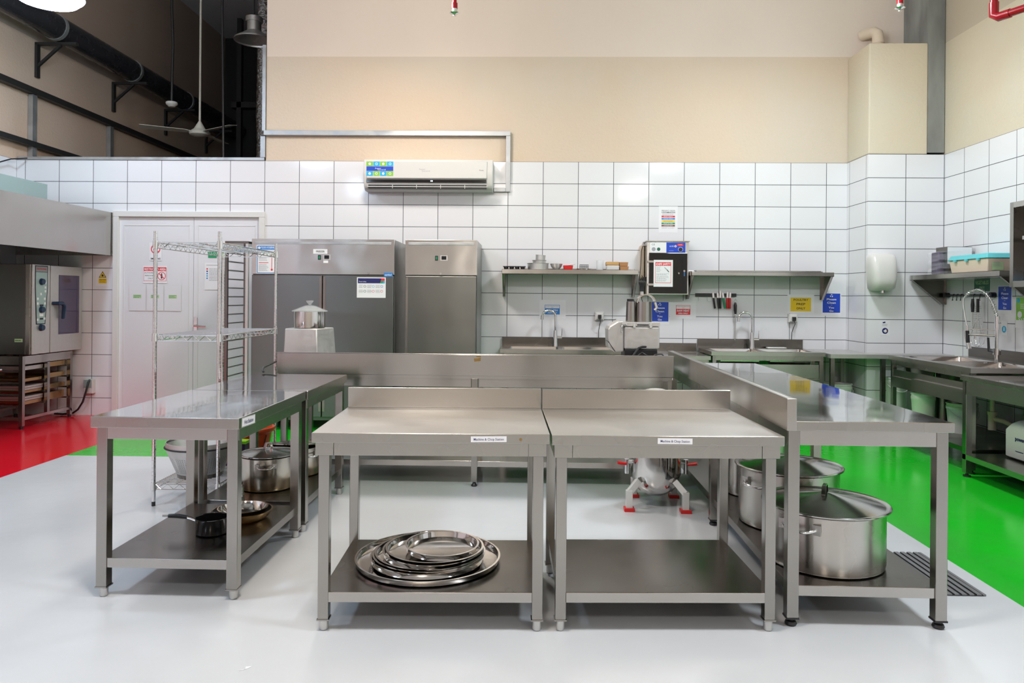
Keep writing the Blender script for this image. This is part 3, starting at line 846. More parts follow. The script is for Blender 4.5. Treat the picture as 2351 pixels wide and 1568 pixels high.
knife(2.085, 'black', .05, -6, 'black-handled knife, leftmost on the magnetic strip')
knife(2.135, 'black', .05, -4, 'black-handled knife, second from the left on the strip')
knife(2.163, 'black', .075, 1, 'black-handled knife with a long blade next to the green one')
knife(2.195, 'green', .05, -8, 'green-handled knife on the magnetic strip')
knife(2.243, 'redplastic', .06, 2, 'left one of the two red-handled knives on the strip')
knife(2.272, 'redplastic', .05, 3, 'right one of the two red-handled knives on the strip')
for x, lab in ((1.92, 'empty wire hook at the left end of the magnetic strip'), (2.02, 'empty wire hook left of the black-handled knives')):
    q = MB().tube([(x, W - .026, 1.43), (x - .004, W - .03, 1.41)] + arc((x + .008, W - .03, 1.395), .014, 180, 350, 6), .0018, 'chrome', 6)
    single('wire_hook', q, lab, 'hook')
t = thing('sharpening_steel', 'long sharpening steel with a black handle hanging from the magnetic strip', 'sharpening steel', (2.325, W - .05, 1.36))
obj('rod', MB().tube([(.003, 0, -.15), (.003, .02, -.42)], [.006, .004], 'alu', 8), t)
obj('handle', MB().tube([(0, 0, .0), (0, 0, -.03), (.0, 0, -.08), (.003, 0, -.125)], [.012, .018, .017, .012], 'black', 12).tube([(.003, 0, -.125), (.003, 0, -.135)], .02, 'alu', 12), t)
obj('ring', MB().tube(arc((0, 0, .02), .016, 0, 360, 14), .003, 'chrome', 6).tube([(0, .01, .035), (.004, .02, .07)], .0025, 'chrome', 6), t)

# things on the left shelf
zs = 1.7125; ys = W - .19
q = MB(); q.lathe([(.001, .012), (.11, .012)], 'alu', n=8); q = MB()
q.box((-.125, -.09, .028), (.125, .09, .034), 'darkduct')
for i in range(4):
    for j in (-1, 1): q.lathe([(.026, .030), (.02, .001), (.001, .0005)], 'darkduct', c=(-.093 + i * .062, j * .045, 0), n=14)
single('muffin_tin', q, 'dark muffin tin at the left end of the wall shelf', 'baking tin', (-.165, ys, zs))


def tin(r, h_, k, lip=.004): return MB().lathe([(r - .003, h_ - .001), (r - .004, .004), (.001, .004), (.001, 0), (r * .97, 0), (r, h_), (r + lip, h_ + .002), (r + lip, h_ + .005), (r - .003, h_ + .005)], k, n=36)


single('cake_tin', tin(.117, .066, 'alu', .006), 'widest round cake tin, bottom of the stack of three on the shelf', 'cake tin', (.098, ys, zs), group='cake tins stacked on the shelf')
single('cake_tin', tin(.075, .028, 'alu', .007), 'shallow middle cake tin in the stack of three', 'cake tin', (.112, ys, zs + .0725), group='cake tins stacked on the shelf')
single('cake_tin', tin(.056, .05, 'alu', .002), 'small tilted cake tin on top of the stack of three', 'cake tin', (.122, ys, zs + .108), rot=(R(0), R(5), 0), group='cake tins stacked on the shelf')
q = MB().lathe([(.068, .066), (.066, .068), (.052, .030), (.025, .006), (.001, .004), (.001, 0), (.024, 0), (.055, .028), (.070, .066)], 'alu', n=32)
single('mixing_bowl', q, 'small round steel bowl on the shelf between the cake tins and red tub', 'bowl', (.302, ys, zs))
q = MB().prism([(-.046, 0), (.046, 0), (.056, .05), (-.056, .05)], -.045, .045, 'y', 'redplastic')
single('food_tub', q, 'small red plastic tub on the wall shelf', 'tub', (.432, ys, zs), bev=.006)
q = MB().lathe([(.001, .02), (.05, .012), (.056, .004), (.055, 0), (.001, 0)], 'frost', n=20)
single('tub_lid', q, 'pale clear lid leaning on top of the red tub', 'lid', (.455, ys, zs + .052), rot=(0, R(-8), 0))
q = MB().lathe([(.088, .008), (.09, .014), (.092, .014), (.082, 0), (.001, 0)], 'mirror', n=32)
single('round_tray', q, 'small round steel tray lying flat on the wall shelf', 'tray', (.61, ys, zs))
q = MB()
for i in range(9):
    x = -.048 + i * .012
    for j in (-.03, .03): q.tube([(x, j, .002), (x, j, .042)], .0012, 'black', 5)
for z in (.002, .02, .042): q.tube([(-.048, -.03, z), (.048, -.03, z), (.048, .03, z), (-.048, .03, z), (-.048, -.03, z)], .0018, 'black', 5)
single('wire_basket', q, 'tiny black wire basket standing on the round steel tray', 'basket', (.61, ys, zs + .015))
q = MB().lathe([(.040, .10), (.036, .003), (.001, .003), (.001, 0), (.038, 0), (.043, .10), (.043, .108), (.040, .108)], 'frost', n=24)
single('plastic_cup', q, 'tall frosted plastic cup on the wall shelf', 'cup', (.785, ys, zs), rot=(0, 0, 0))
q = MB(); q.box((-.068, -.06, 0), (.068, .06, .052), 'white')
single('storage_box', q, 'white box on the wall shelf under a tan box', 'box', (.925, ys, zs), bev=.008, smooth=0)
single('storage_box', box1((-.070, -.06, 0), (.070, .06, .040), 'tan'), 'tan box stacked on top of the white box', 'box', (.922, ys, zs + .0525), bev=.006, smooth=0)
for i, (dx, dz) in enumerate(((.006, 0), (0, .046))):
    q = MB().prism([(-.044, 0), (.044, 0), (.049, .042), (-.049, .042)], -.045, .045, 'y', 'copperbrown')
    single('baking_case', q, ['lower brown paper baking case at the right end of the shelf', 'upper brown paper baking case at the right end of the shelf'][i], 'baking case', (1.045 + dx, ys, zs + dz), group='brown baking cases')


# hand dryer
t = thing('hand_dryer', 'white wall-mounted hand dryer on the tiled corner pier', 'hand dryer', (3.70, 7.88, 1.50))
q = MB()
ring = []
rows = [(.0, .088, .10), (.03, .118, .17), (.12, .13, .185), (.26, .138, .17), (.35, .135, .145), (.385, .12, .11), (.395, .07, .06)]
vs = []; n_ = 20
for z, hw, dp in rows:
    for j in range(n_ + 1):
        a = PI + PI * j / n_
        vs.append((hw * math.copysign(abs(math.cos(a)) ** .45, math.cos(a)), dp * -abs(math.sin(a)) ** .45 - .001, z))
fs = [(i * (n_ + 1) + j, i * (n_ + 1) + j + 1, (i + 1) * (n_ + 1) + j + 1, (i + 1) * (n_ + 1) + j) for i in range(len(rows) - 1) for j in range(n_)]
fs += [tuple(range(n_, -1, -1)), tuple((len(rows) - 1) * (n_ + 1) + j for j in range(n_ + 1))]
q.add(vs, fs, 'white'); obj('cover', q, t, smooth=60)
obj('nozzle', MB().tube([(0, -.09, .005), (0, -.09, -.02)], .025, 'chrome', 16), t)


# ================================================================== SINKS / COUNTERS
def faucet(x, y, z, label, s_=1.0, rz=0):
    t = thing('gooseneck_tap', label, 'tap', (x, y, z), rz, 'gooseneck mixer taps')
    q = MB().tube([(0, 0, 0), (0, 0, .02), (0, 0, .18)], [.033, .030, .021], 'chrome', 16); obj('body', q, t)
    pts = [(0, 0, .17), (0, 0, .33)] + arc((-.075, 0, .33), .075, 0, 165, 12)
    q = MB().tube(pts, .0125, 'chrome', 12); obj('spout', q, t)
    e = pts[-1]; q = MB().tube([e, (e[0] - .004, 0, e[2] - .05)], .017, 'chrome', 14); obj('nozzle', q, t)
    q = MB().tube([(.015, 0, .10), (.075, 0, .10)], .019, 'chrome', 14).tube([(.07, 0, .10), (.075, 0, .20)], [.007, .004], 'chrome', 8); obj('lever', q, t)


def sink_unit(name, label, wd, dp, H, basins, loc, rz=0, splash=.095, apron=.05, panel=None, legs=True, shelf=False, sp0=0, sp1=None, lip=.04):
    """front edge at local y=0, wall at local y=dp"""
    t = thing(name, label, 'sink unit', loc, rz)
    sp1 = wd if sp1 is None else sp1
    top = MB(); ys_ = [(0, .08), (dp - .16, dp)]
    for a, c in ys_: top.box((0, a, H - lip), (wd, c, H), 'steelx')
    xs = [0] + [v for b_ in basins for v in b_] + [wd]
    for i in range(0, len(xs), 2): top.box((xs[i], .08, H - lip), (xs[i + 1], dp - .16, H), 'steelx')
    obj('worktop', top, t, smooth=0)
    for x0, x1 in basins:
        q = MB(); z1, z0 = H - .002, H - .24
        y0, y1 = .08, dp - .16
        e = .03
        vs = [(x0, y0, z1), (x1, y0, z1), (x1, y1, z1), (x0, y1, z1), (x0 + e, y0 + e, z0), (x1 - e, y0 + e, z0), (x1 - e, y1 - e, z0), (x0 + e, y1 - e, z0)]
        q.add(vs, [(0, 4, 5, 1), (1, 5, 6, 2), (2, 6, 7, 3), (3, 7, 4, 0), (4, 7, 6, 5)], 'mirror')
        obj('basin', q, t, bev=.015)
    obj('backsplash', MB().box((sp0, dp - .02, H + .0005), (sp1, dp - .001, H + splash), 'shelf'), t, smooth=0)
    q = MB().box((.04, .012, H - lip - apron), (wd - .04, .03, H - lip - .0005), 'steel')
    if panel: q.box((.06, .02, H - panel[1]), (wd - .06, .03, H - panel[0]), 'steelx')
    obj('apron', q, t, smooth=0)
    for x, y in ((.035, .035), (wd - .035, .035), (.035, dp - .04), (wd - .035, dp - .04)):
        l = obj('leg', MB().box((x - .02, y - .02, .03), (x + .02, y + .02, H - lip - .001), 'steelv'), t, smooth=0, bev=.002)
        obj('foot', MB().tube([(x, y, 0), (x, y, .012)], .024, 'black', 12).tube([(x, y, .012), (x, y, .032)], .012, 'black', 10), l)
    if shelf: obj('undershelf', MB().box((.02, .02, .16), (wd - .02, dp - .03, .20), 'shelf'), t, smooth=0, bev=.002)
    return t


t = sink_unit('double_sink', 'left double-bowl stainless sink below the shelf of cake tins', 1.35, .66, .855, [(.10, .62), (.68, 1.22)], (-.30, 7.738, 0))
obj('undershelf', MB().box((.04, .04, .16), (1.31, .60, .195), 'shelf'), t, smooth=0)
faucet(.30, 8.27, .8555, 'chrome gooseneck tap on the left double sink')
t = sink_unit('double_sink', 'right double-bowl stainless sink below the empty wall shelf', 1.18, .66, .852, [(.09, .55), (.61, 1.09)], (1.912, 7.738, 0), panel=(.13, .27), splash=.10)
obj('front_panel', MB().box((.06, .015, .42), (1.12, .035, .56), 'steelx').box((.06, .008, .565), (1.12, .02, .58), 'steelx'), t, smooth=0)
obj('undershelf', MB().box((.04, .04, .16), (1.14, .60, .195), 'shelf'), t, smooth=0)
faucet(2.49, 8.27, .8525, 'chrome gooseneck tap on the right double sink')
q = MB().box((0, 0, 0), (.21, .08, .018), 'white')
single('folded_cloth', q, 'folded white cloth lying behind the right bowl of the right sink', 'cloth', (2.66, 8.25, .8525), bev=.006)
t = sink_unit('work_counter', 'low steel counter with a backsplash between the two double sinks', .83, .68, .805, [], (1.07, 7.718, 0), splash=.095)
t['category'] = 'counter'
obj('undershelf', MB().box((.04, .04, .16), (.79, .62, .195), 'shelf'), t, smooth=0)

# corner counter (notched round the pier)
t = thing('corner_counter', 'bare corner steel counter wrapping the tiled pier, white buckets beneath', 'counter', (0, 0, 0))
q = MB().prism([(3.115, 7.66), (3.86, 7.66), (4.375, 7.66), (4.375, 7.875), (3.575, 7.875), (3.575, 8.395), (3.115, 8.395)], .80, .845, 'z', 'alu'); obj('worktop', q, t, smooth=0, bev=.002)
for x, y in ((3.14, 7.69), (3.19, 8.35), (3.50, 7.90 + .40), (3.66, 7.69), (4.33, 7.69)):
    l = obj('leg', MB().box((x - .02, y - .02, .03), (x + .02, y + .02, .799), 'steelv'), t, smooth=0)
    obj('foot', MB().tube([(x, y, 0), (x, y, .03)], .018, 'black', 10), l)

# right wall sink and table: built facing -X (rotate -90 deg: local x -> -Y)
t = sink_unit('double_sink', 'double-bowl steel sink on the right wall with the spray tap', 1.36, .80, .86, [(.10, .66), (.72, 1.26)], (3.57, 7.385, 0), -PI / 2, panel=(.13, .26), shelf=True, sp0=0, sp1=1.36, splash=.095)
obj('front_rail', MB().box((.05, .0, .56), (1.31, .03, .66), 'steelx').box((.45, -.006, .66), (1.31, .03, .675), 'steelx'), t, smooth=0)
t = thing('prep_table', 'lower steel table with undershelf nearest the viewer on the right wall', 'table', (3.47, 6.0, 0), -PI / 2)
tw, td, H = 1.75, .88, .81
obj('worktop', MB().slab((0, 0, H - .04), (tw, td, H), 'top', 'steel'), t, smooth=0, bev=.003)
obj('apron', MB().box((.05, .015, H - .15), (tw - .05, .035, H - .041), 'steelx').box((.01, .06, H - .15), (.03, td - .06, H - .041), 'steelx'), t, smooth=0)
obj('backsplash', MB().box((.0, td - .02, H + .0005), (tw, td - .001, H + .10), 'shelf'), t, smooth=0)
obj('undershelf', MB().box((.015, .015, .14), (tw - .015, td - .02, .18), 'steelx'), t, smooth=0)
for x, y in ((.035, .04), (tw - .035, .04), (.035, td - .04), (tw - .035, td - .04)):
    l = obj('leg', MB().box((x - .025, y - .025, .03), (x + .025, y + .025, H - .041), 'steelv'), t, smooth=0, bev=.002)
    obj('foot', MB().tube([(x, y, 0), (x, y, .012)], .028, 'black', 12).tube([(x, y, .012), (x, y, .032)], .012, 'black', 10), l)

# spray tap
t = thing('spray_tap', 'tall chrome pre-rinse spray tap with a coiled spring hose', 'tap', (4.13, 6.59, .8605))
obj('body', MB().tube([(0, 0, 0), (0, 0, .09)], .018, 'chrome', 14).tube([(0, 0, .07), (0, 0, .125)], .03, 'chrome', 16).tube([(0, 0, .11), (0, 0, .41)], .0165, 'chrome', 14).tube([(0, 0, .30), (0, 0, .41)], .021, 'chrome', 14), t)
obj('lever', MB().tube([(-.02, .0, .10), (-.05, .03, .10), (-.055, .035, .22)], [.014, .012, .009], 'black', 10), t)
hp = [(0, 0, .41), (-.008, .02, .47), (-.02, .05, .545), (-.04, .10, .61), (-.06, .17, .645), (-.085, .24, .63), (-.105, .29, .59)]
# spring coil around the hose path
def bez(P, n):
    out = []
    for i in range(n + 1):
        s_ = i / n * (len(P) - 1); k = min(int(s_), len(P) - 2); f_ = s_ - k
        p0, p1, p2, p3 = (Vector(P[max(k - 1, 0)]), Vector(P[k]), Vector(P[k + 1]), Vector(P[min(k + 2, len(P) - 1)]))
        out.append(.5 * ((2 * p1) + (p2 - p0) * f_ + (2 * p0 - 5 * p1 + 4 * p2 - p3) * f_ ** 2 + (3 * p1 - p0 - 3 * p2 + p3) * f_ ** 3))
    return out
cp = bez(hp, 220); coil = []
for i, p in enumerate(cp):
    tg = (cp[min(i + 1, 220)] - cp[max(i - 1, 0)]).normalized(); u = tg.cross(Vector((1, .3, 0))).normalized(); v = tg.cross(u)
    a = i / 220 * 2 * PI * 22
    coil.append(p + (u * math.cos(a) + v * math.sin(a)) * .015)
obj('spring', MB().tube(coil, .0028, 'chrome', 6), t)
obj('hose', MB().tube(bez(hp + [(-.115, .31, .53), (-.105, .28, .35), (-.10, .27, .31)], 40), .007, 'alu', 8), t)
obj('spray_head', MB().tube([(-.10, .27, .32), (-.10, .27, .27)], .013, 'chrome', 12).tube([(-.10, .27, .27), (-.095, .265, .16)], .016, 'black', 12).tube([(-.095, .265, .16), (-.09, .26, .105)], [.016, .022], 'chrome', 14).tube([(-.12, .29, .27), (-.11, .27, .14)], .004, 'chrome', 6), t)
obj('arm', MB().tube([(0, 0, .235), (-.09, .255, .235)], .010, 'chrome', 12).tube([(0, 0, .285), (-.10, .27, .285)], .004, 'chrome', 8).tube([(-.07, .20, .235), (-.07, .20, .20)], .010, 'chrome', 10), t)
q = MB().tube([(0, 0, 0), (0, 0, .12)], [.02, .014], 'chrome', 12).tube([(0, 0, .1), (0, 0, .2)] + arc((-.07, 0, .2), .07, 0, 150, 10), .011, 'chrome', 10)
single('basin_tap', q, 'small chrome tap at the near end of the right-wall sink, at the right edge', 'tap', (4.29, 6.13, .8605), rot=(0, 0, R(-10)))

# right wall shelf, cabinet, posters
t = wall_shelf('stainless wall shelf on the right wall holding a lidded box', 0, 1.48, 1.665, .37, .05)
t.location = (XR, 7.85, 1.665); t.rotation_euler = (0, 0, -PI / 2)
t = thing('open_wall_cabinet', 'open-fronted steel wall cabinet at the upper right edge', 'cabinet', (3.99, 4.7, 1.525))
cw, cdp, ch = 1.5, .385, .69
q = MB().box((0, 0, 0), (cdp, cw, .03), 'steel').box((0, 0, ch - .03), (cdp, cw, ch), 'steel').box((0, cw - .02, .03), (cdp, cw, ch - .03), 'steel').box((0, 0, .03), (cdp, .02, ch - .03), 'steel').box((cdp - .01, .02, .03), (cdp, cw - .02, ch - .03), 'shelf')
q.box((-.006, cw - .045, -.005), (0, cw, ch + .005), 'steelv').box((-.006, 0, -.005), (0, cw - .045, .045), 'steelx').box((-.006, 0, ch - .04), (0, cw - .045, ch + .005), 'steelx')
obj('body', q, t, smooth=0)
obj('shelf', MB().box((.01, .02, .38), (cdp - .01, cw - .13, .41), 'steelx'), t, smooth=0)
q = MB().box((0, 0, 0), (.16, .30, .012), 'cyan').box((.02, .05, .012), (.15, .27, .022), 'cyan')
single('folded_cloth', q, 'bright blue folded cloth lying in the open wall cabinet', 'cloth', (4.05, 5.82, 1.5555), bev=.005)

t = thing('storage_box', 'cream plastic box with a turquoise lid on the right wall shelf', 'box', (4.06, 7.05, 1.6655))
bx, by = .27, .60
q = MB()
vs = [(.015, .02, 0), (bx - .015, .02, 0), (bx - .015, by - .02, 0), (.015, by - .02, 0), (0, 0, .12), (bx, 0, .12), (bx, by, .12), (0, by, .12)]
q.add(vs, [(3, 2, 1, 0), (4, 5, 6, 7), (0, 1, 5, 4), (1, 2, 6, 5), (2, 3, 7, 6), (3, 0, 4, 7)], 'cream'); obj('tub', q, t, bev=.008)
q = MB(); vs = [(-.012, -.012, .121), (bx + .012, -.012, .121), (bx + .012, by + .012, .121), (-.012, by + .012, .121), (.01, .015, .168), (bx - .01, .015, .168), (bx - .01, by - .015, .168), (.01, by - .015, .168)]
q.add(vs, [(3, 2, 1, 0), (4, 5, 6, 7), (0, 1, 5, 4), (1, 2, 6, 5), (2, 3, 7, 6), (3, 0, 4, 7)], 'teal'); obj('lid', q, t, bev=.008)
for y in (.12, .30, .48): obj('clip', MB().box((-.018, y - .02, .105), (-.004, y + .02, .125), 'teal'), t, smooth=0)
q = sheet(FB); q.rect(0, 0, .10, .09, 'palegreen', .001); q.lines(.01, .03, .09, .085, 6)
obj('paper_label', q, t, loc=(.045, .0065, .015), smooth=0)
t.location = (4.06, 6.62, 1.6655)
t = thing('wrapped_appliance', 'boxed grey appliance wrapped in clear film on the right wall shelf', 'appliance', (4.04, 7.32, 1.6655))
obj('carton', MB().box((.06, .0, 0), (.30, .20, .27), 'shelf').rect(.062, .10, .298, .265, 'paper', .001), t, bev=.004, smooth=0)
q = MB().box((.0, .05, 0), (.058, .18, .22), 'purple'); obj('drawer_block', q, t, bev=.012)
q = MB(); pts = []
for i in range(9):
    z = .0 + i * .028
    rw = .008 * math.sin(i * 2.1)
    pts += [(-.012 + rw, -.012 + rw, z), (.05 - rw, -.016 + rw, z), (.31 + rw, -.012, z), (.312, .21, z), (-.012 - rw, .21, z)]
fs = [(i * 5 + j, i * 5 + (j + 1) % 5, (i + 1) * 5 + (j + 1) % 5, (i + 1) * 5 + j) for i in range(8) for j in range(5)]
q.add(pts, fs, 'frost')
M['film'] = mat('clear_film', (.9, .92, .95), rough=.1, alpha=.16); q.mats = ['film']
obj('plastic_film', q, t, smooth=0)

xw = XR - .0006
q = sheet(FR); q.rect(0, 0, .245, .172, 'dkgreen', .001)
for i, s_ in enumerate(('RAW', 'VEGETABLES', 'ONLY')): q.text(s_, .122, .14 - i * .055, .034, 'palegreen', width=(.08, .21, .08)[i], bold=.02)
poster('wall_sign', q, 'dark green RAW VEGETABLES ONLY sign on the right wall', 'sign', (xw, 7.345, 1.498))
poster('wall_sign', clean_sign(.186, .216, FR), 'blue Please Clean As You Go sign on the right wall under the cabinet', 'sign', (xw, 6.972, 1.323), group='blue clean-as-you-go signs')
q = sheet(FR); q.rect(-.01, -.07, .22, .21, 'paper', .0006); q.rect(0, 0, .21, .205, 'lgreen', .001); q.disc(.03, .175, .022, 'cyan', .0014); q.lines(.06, .10, .19, .15, 3, 'paper')
for i in range(4): q.poly([(.03 + i * .03, .02), (.045 + i * .03, .015), (.09 + i * .03, -.03), (.075 + i * .03, -.035)], 'paper', .0016)
q.disc(.05, .05, .03, 'paper', .0016)
poster('hygiene_poster', q, 'bright green hand-washing poster at the right edge above the tap', loc=(xw, 6.72, 1.236))
q = sheet(FR); q.rect(0, 0, .20, .28, 'paper', .0006); q.lines(.02, .03, .18, .26, 12, 'greyink', fill=.15)
poster('notice', q, 'white notice of fine blue print behind the hanging utensils', 'notice', (xw, 7.40, 1.10))
q = sheet(FR); q.rect(0, 0, .09, .13, 'paper', .0006); q.disc(.045, .055, .032, 'cyan', .001); q.poly([(.035, .04), (.055, .04), (.052, .07), (.045, .08), (.038, .07)], 'paper', .0014)
poster('sticker', q, 'small round blue sticker on the right wall behind the spray tap', 'sticker', (xw, 6.93, 1.09))

# hook rail and utensils on the right wall
t = thing('hook_rail', 'black utensil rail on the right wall under the shelf', 'rail', (XR - .04, 0, 1.462))
obj('bar', MB().tube([(0, 7.00, 0), (0, 7.80, 0)], .008, 'black', 10), t)
for y in (7.02, 7.78): obj('mount', MB().tube([(-.01, y, 0), (.038, y, 0)], .026, 'black', 16), t)
for y in (7.62, 7.55, 7.48, 7.27, 7.17):
    obj('hook', MB().tube([(.004, y, .01), (-.010, y, .008), (-.012, y, -.03)] + [(-.012 - .014 * math.sin(R(a)), y - .012 + .012 * math.cos(R(a)), -.04 - .014 * math.sin(R(a))) for a in (30, 90, 150)], .0035, 'black', 8), t)
t = thing('sharpening_steel', 'sharpening steel with a black handle hanging from the rail on the right wall', 'sharpening steel', (XR - .06, 7.27, 1.425))
obj('handle', MB().tube([(0, 0, 0), (0, 0, -.06), (0, 0, -.13)], [.012, .017, .013], 'black', 12), t); obj('rod', MB().tube([(0, 0, -.13), (0, -.005, -.27)], [.006, .004], 'alu', 8), t)
t = thing('whisk', 'large wire balloon whisk with a black handle hanging upside down on the rail', 'whisk', (XR - .07, 7.17, 1.425))
obj('handle', MB().tube([(0, 0, 0), (0, 0, -.13)], .013, 'black', 12).tube([(0, 0, -.13), (0, 0, -.17)], [.009, .006], 'chrome', 10), t)
q = MB()
for a in (0, 45, 90, 135):
    c_, s_ = math.cos(R(a)), math.sin(R(a)); loop = []
    for d_, z in ((0, -.17), (.02, -.22), (.055, -.31), (.072, -.38), (.055, -.44), (0, -.46), (-.055, -.44), (-.072, -.38), (-.055, -.31), (-.02, -.22), (0, -.17)): loop.append((d_ * s_ * .5, d_ * c_ * 1.4, z))
    q.tube(bez(loop, 30), .0015, 'chrome', 5)
obj('wires', q, t)


# buckets and bottles
def bucket(x, y, z, r, h_, label, k='bucket', lid=False, bail=1):
    t = thing('plastic_bucket', label, 'bucket', (x, y, z), 0, 'white plastic buckets under the counters')
    q = MB().lathe([(r * .97, h_ - .004), (r * .82, .006), (.001, .006), (.001, 0), (r * .84, 0), (r, h_ - .06), (r * 1.04, h_ - .055), (r * 1.04, h_ - .03), (r, h_ - .028), (r, h_ - .015), (r * 1.05, h_ - .012), (r * 1.05, h_), (r * .97, h_)], k, n=30); obj('pail', q, t)
    if lid: obj('lid', MB().lathe([(.001, h_ + .012), (r * 1.0, h_ + .012), (r * 1.06, h_ + .002), (r * 1.06, h_ - .01)], k, n=30), t)
    if bail: obj('bail_handle', MB().tube([(-r * 1.05, 0, h_ - .05)] + [(-r * 1.08 * math.cos(R(a)), -r * 1.1 * math.sin(R(a)), h_ - .05 - .09 * math.sin(R(a))) for a in range(15, 180, 15)] + [(r * 1.05, 0, h_ - .05)], .004, 'white', 6), t)


bucket(3.34, 8.08, 0, .16, .50, 'tall milky bucket on the floor at the left under the corner counter')
bucket(3.84, 7.765, 0, .10, .60, 'bluish-white bucket standing right of the pier under the corner counter')
bucket(3.72, 7.02, .2005, .10, .33, 'white bucket at the far end of the undershelf below the right-wall sink', lid=True, bail=0)
bucket(3.97, 6.83, .2005, .125, .27, 'open white pail with a wire handle on the undershelf of the right-wall sink')
q = MB().lathe([(.14, .38), (.14, .0), (.001, 0)], 'shelf', n=30).lathe([(.001, .385), (.14, .38)], 'shelf', n=30)
single('stock_drum', q, 'dull steel drum between two buckets under the right-wall sink', 'drum', (4.00, 7.20, .2005))
t = thing('jerrycan', 'white plastic jerrycan with a moulded handle under the right-wall table', 'jerrycan', (3.86, 5.71, .1805))
q = MB()
secs = [(0, .10, .15), (.02, .115, .165), (.22, .115, .165), (.27, .09, .13), (.30, .05, .09)]
vs = [];
for z, a, c_ in secs: vs += [(-a, -c_, z), (a, -c_, z), (a, c_, z), (-a, c_, z)]
fs = [(3, 2, 1, 0), (16, 17, 18, 19)] + [(i * 4 + j, i * 4 + (j + 1) % 4, i * 4 + 4 + (j + 1) % 4, i * 4 + 4 + j) for i in range(4) for j in range(4)]
q.add(vs, fs, 'bucket'); obj('canister', q, t, bev=.02)
obj('handle', MB().tube([(0, .10, .27), (0, .08, .315), (0, -.01, .315), (0, -.03, .28)], .014, 'bucket', 10), t)
obj('cap', MB().tube([(0, -.07, .29), (0, -.07, .335)], .026, 'white', 16), t)
q = MB(); q.U, q.V = FR; q.text('power', 0, 0, .03, 'navy', .001, width=.11, bold=.03); q.rect(-.05, -.10, .04, -.094, 'navy', .001); obj('print', q, t, loc=(-.1165, -.02, .17), smooth=0)
t = thing('cleaner_bottle', 'white cleaning bottle with a coloured label at the right edge under the table', 'bottle', (3.66, 5.38, .1805))
obj('bottle', MB().lathe([(.001, 0), (.062, 0), (.068, .01), (.068, .19), (.055, .235), (.025, .265), (.025, .28), (.001, .28)], 'bucket', n=26), t)
obj('cap', MB().tube([(0, 0, .281), (0, 0, .31)], .027, 'redplastic', 16), t)
obj('label_band', MB().lathe([(.0688, .05), (.0688, .17)], 'paper', n=26).lathe([(.0692, .15), (.0692, .165)], 'orange', n=26).lathe([(.0692, .055), (.0692, .065)], 'red', n=26), t)
q = MB().tube([(0, 0, .44), (0, 0, .41)], .038, 'cream', 14).tube([(0, 0, .41), (0, 0, .28)], [.030, .032], 'cream', 14).tube([(0, 0, .38), (.04, -.10, .37), (.08, -.22, .33), (.12, -.33, .28)], .020, 'cream', 12).tube([(0, 0, .44), (0, 0, .615)], .02, 'cream', 10)
single('waste_trap', q, 'cream plastic waste trap hanging under the right-wall sink bowl', 'pipe', (4.05, 6.52, 0))

# ================================================================== FRIDGES
def fridge(label, wd, loc, doors, cp, name='upright_fridge'):
    """cp = control centre x"""
    t = thing(name, label, 'fridge', loc)
    dp, H = .77, 1.99
    obj('cabinet', MB().box((0, .04, .10), (wd, dp, H), 'fridge'), t, smooth=0, bev=.003)
    q = MB().box((0, 0, 1.625), (wd, .0395, H), 'fridgetop'); q.box((.03, -.004, H - .055), (wd - .03, .001, H - .028), 'galv')
    obj('control_panel', q, t, smooth=0, bev=.004)
    q = sheet(FB); q.rect(cp - .055, 1.775, cp - .025, 1.825, 'black', .004, .004); q.rect(cp - .047, 1.785, cp - .033, 1.815, 'switch', .005, .001)
    q.rect(cp + .0, 1.775, cp + .075, 1.83, 'alu', .003, .003); q.rect(cp + .012, 1.785, cp + .062, 1.822, 'screen', .005, .002); obj('controls', q, t, smooth=0)
    g_ = .004
    for i in range(doors):
        x0 = i * wd / doors + g_; x1 = (i + 1) * wd / doors - g_
        d_ = obj('door', MB().box((x0, -.005, .14), (x1, .0385, 1.615), 'fridge'), t, smooth=0, bev=.006)
        hx = (x1 - .028) if (i == 0 and doors == 2) else x0 + .004
        obj('handle_recess', MB().box((hx, -.009, .20), (hx + .024, -.0055, 1.60), 'steelv'), d_, smooth=0)
    for x in (.25, wd - .27) if doors == 2 else (wd / 2,):
        obj('lock', MB().tube([(x, -.002, 1.64), (x, -.016, 1.64)], .011, 'chrome', 10), t)
    for x in (.06, wd - .06):
        for y in (.08, dp - .06): obj('foot', MB().tube([(x, y, 0), (x, y, .10)], .02, 'black', 10), t)
    return t


t = fridge('wide two-door stainless freezer left of the single-door fridge', 1.49, (-2.89, 7.60, 0), 2, .75, 'upright_freezer')
q = sheet(FB); q.rect(0, 0, .148, .048, 'paper', .001); q.text('FREEZER', .074, .024, .018, 'ink', width=.09, bold=.02); obj('name_label', q, t, loc=(.645, -.0005, 1.838), smooth=0, label='small white FREEZER label')
q = sheet(FB); q.rect(0, 0, .092, .04, 'lblue', .001); q.text('symbol', .046, .02, .018, 'paper', width=.07, bold=.01); obj('badge', q, t, loc=(1.385, -.006, 1.605), smooth=0, label='bright blue badge')
q = sheet(FB); q.rect(0, 0, .05, .026, 'paper', .001); obj('price_tag', q, t, loc=(.752, -.0005, 1.742), smooth=0)
fridge('narrow single-door stainless fridge standing right of the freezer', .745, (-1.285, 7.60, 0), 1, .365)
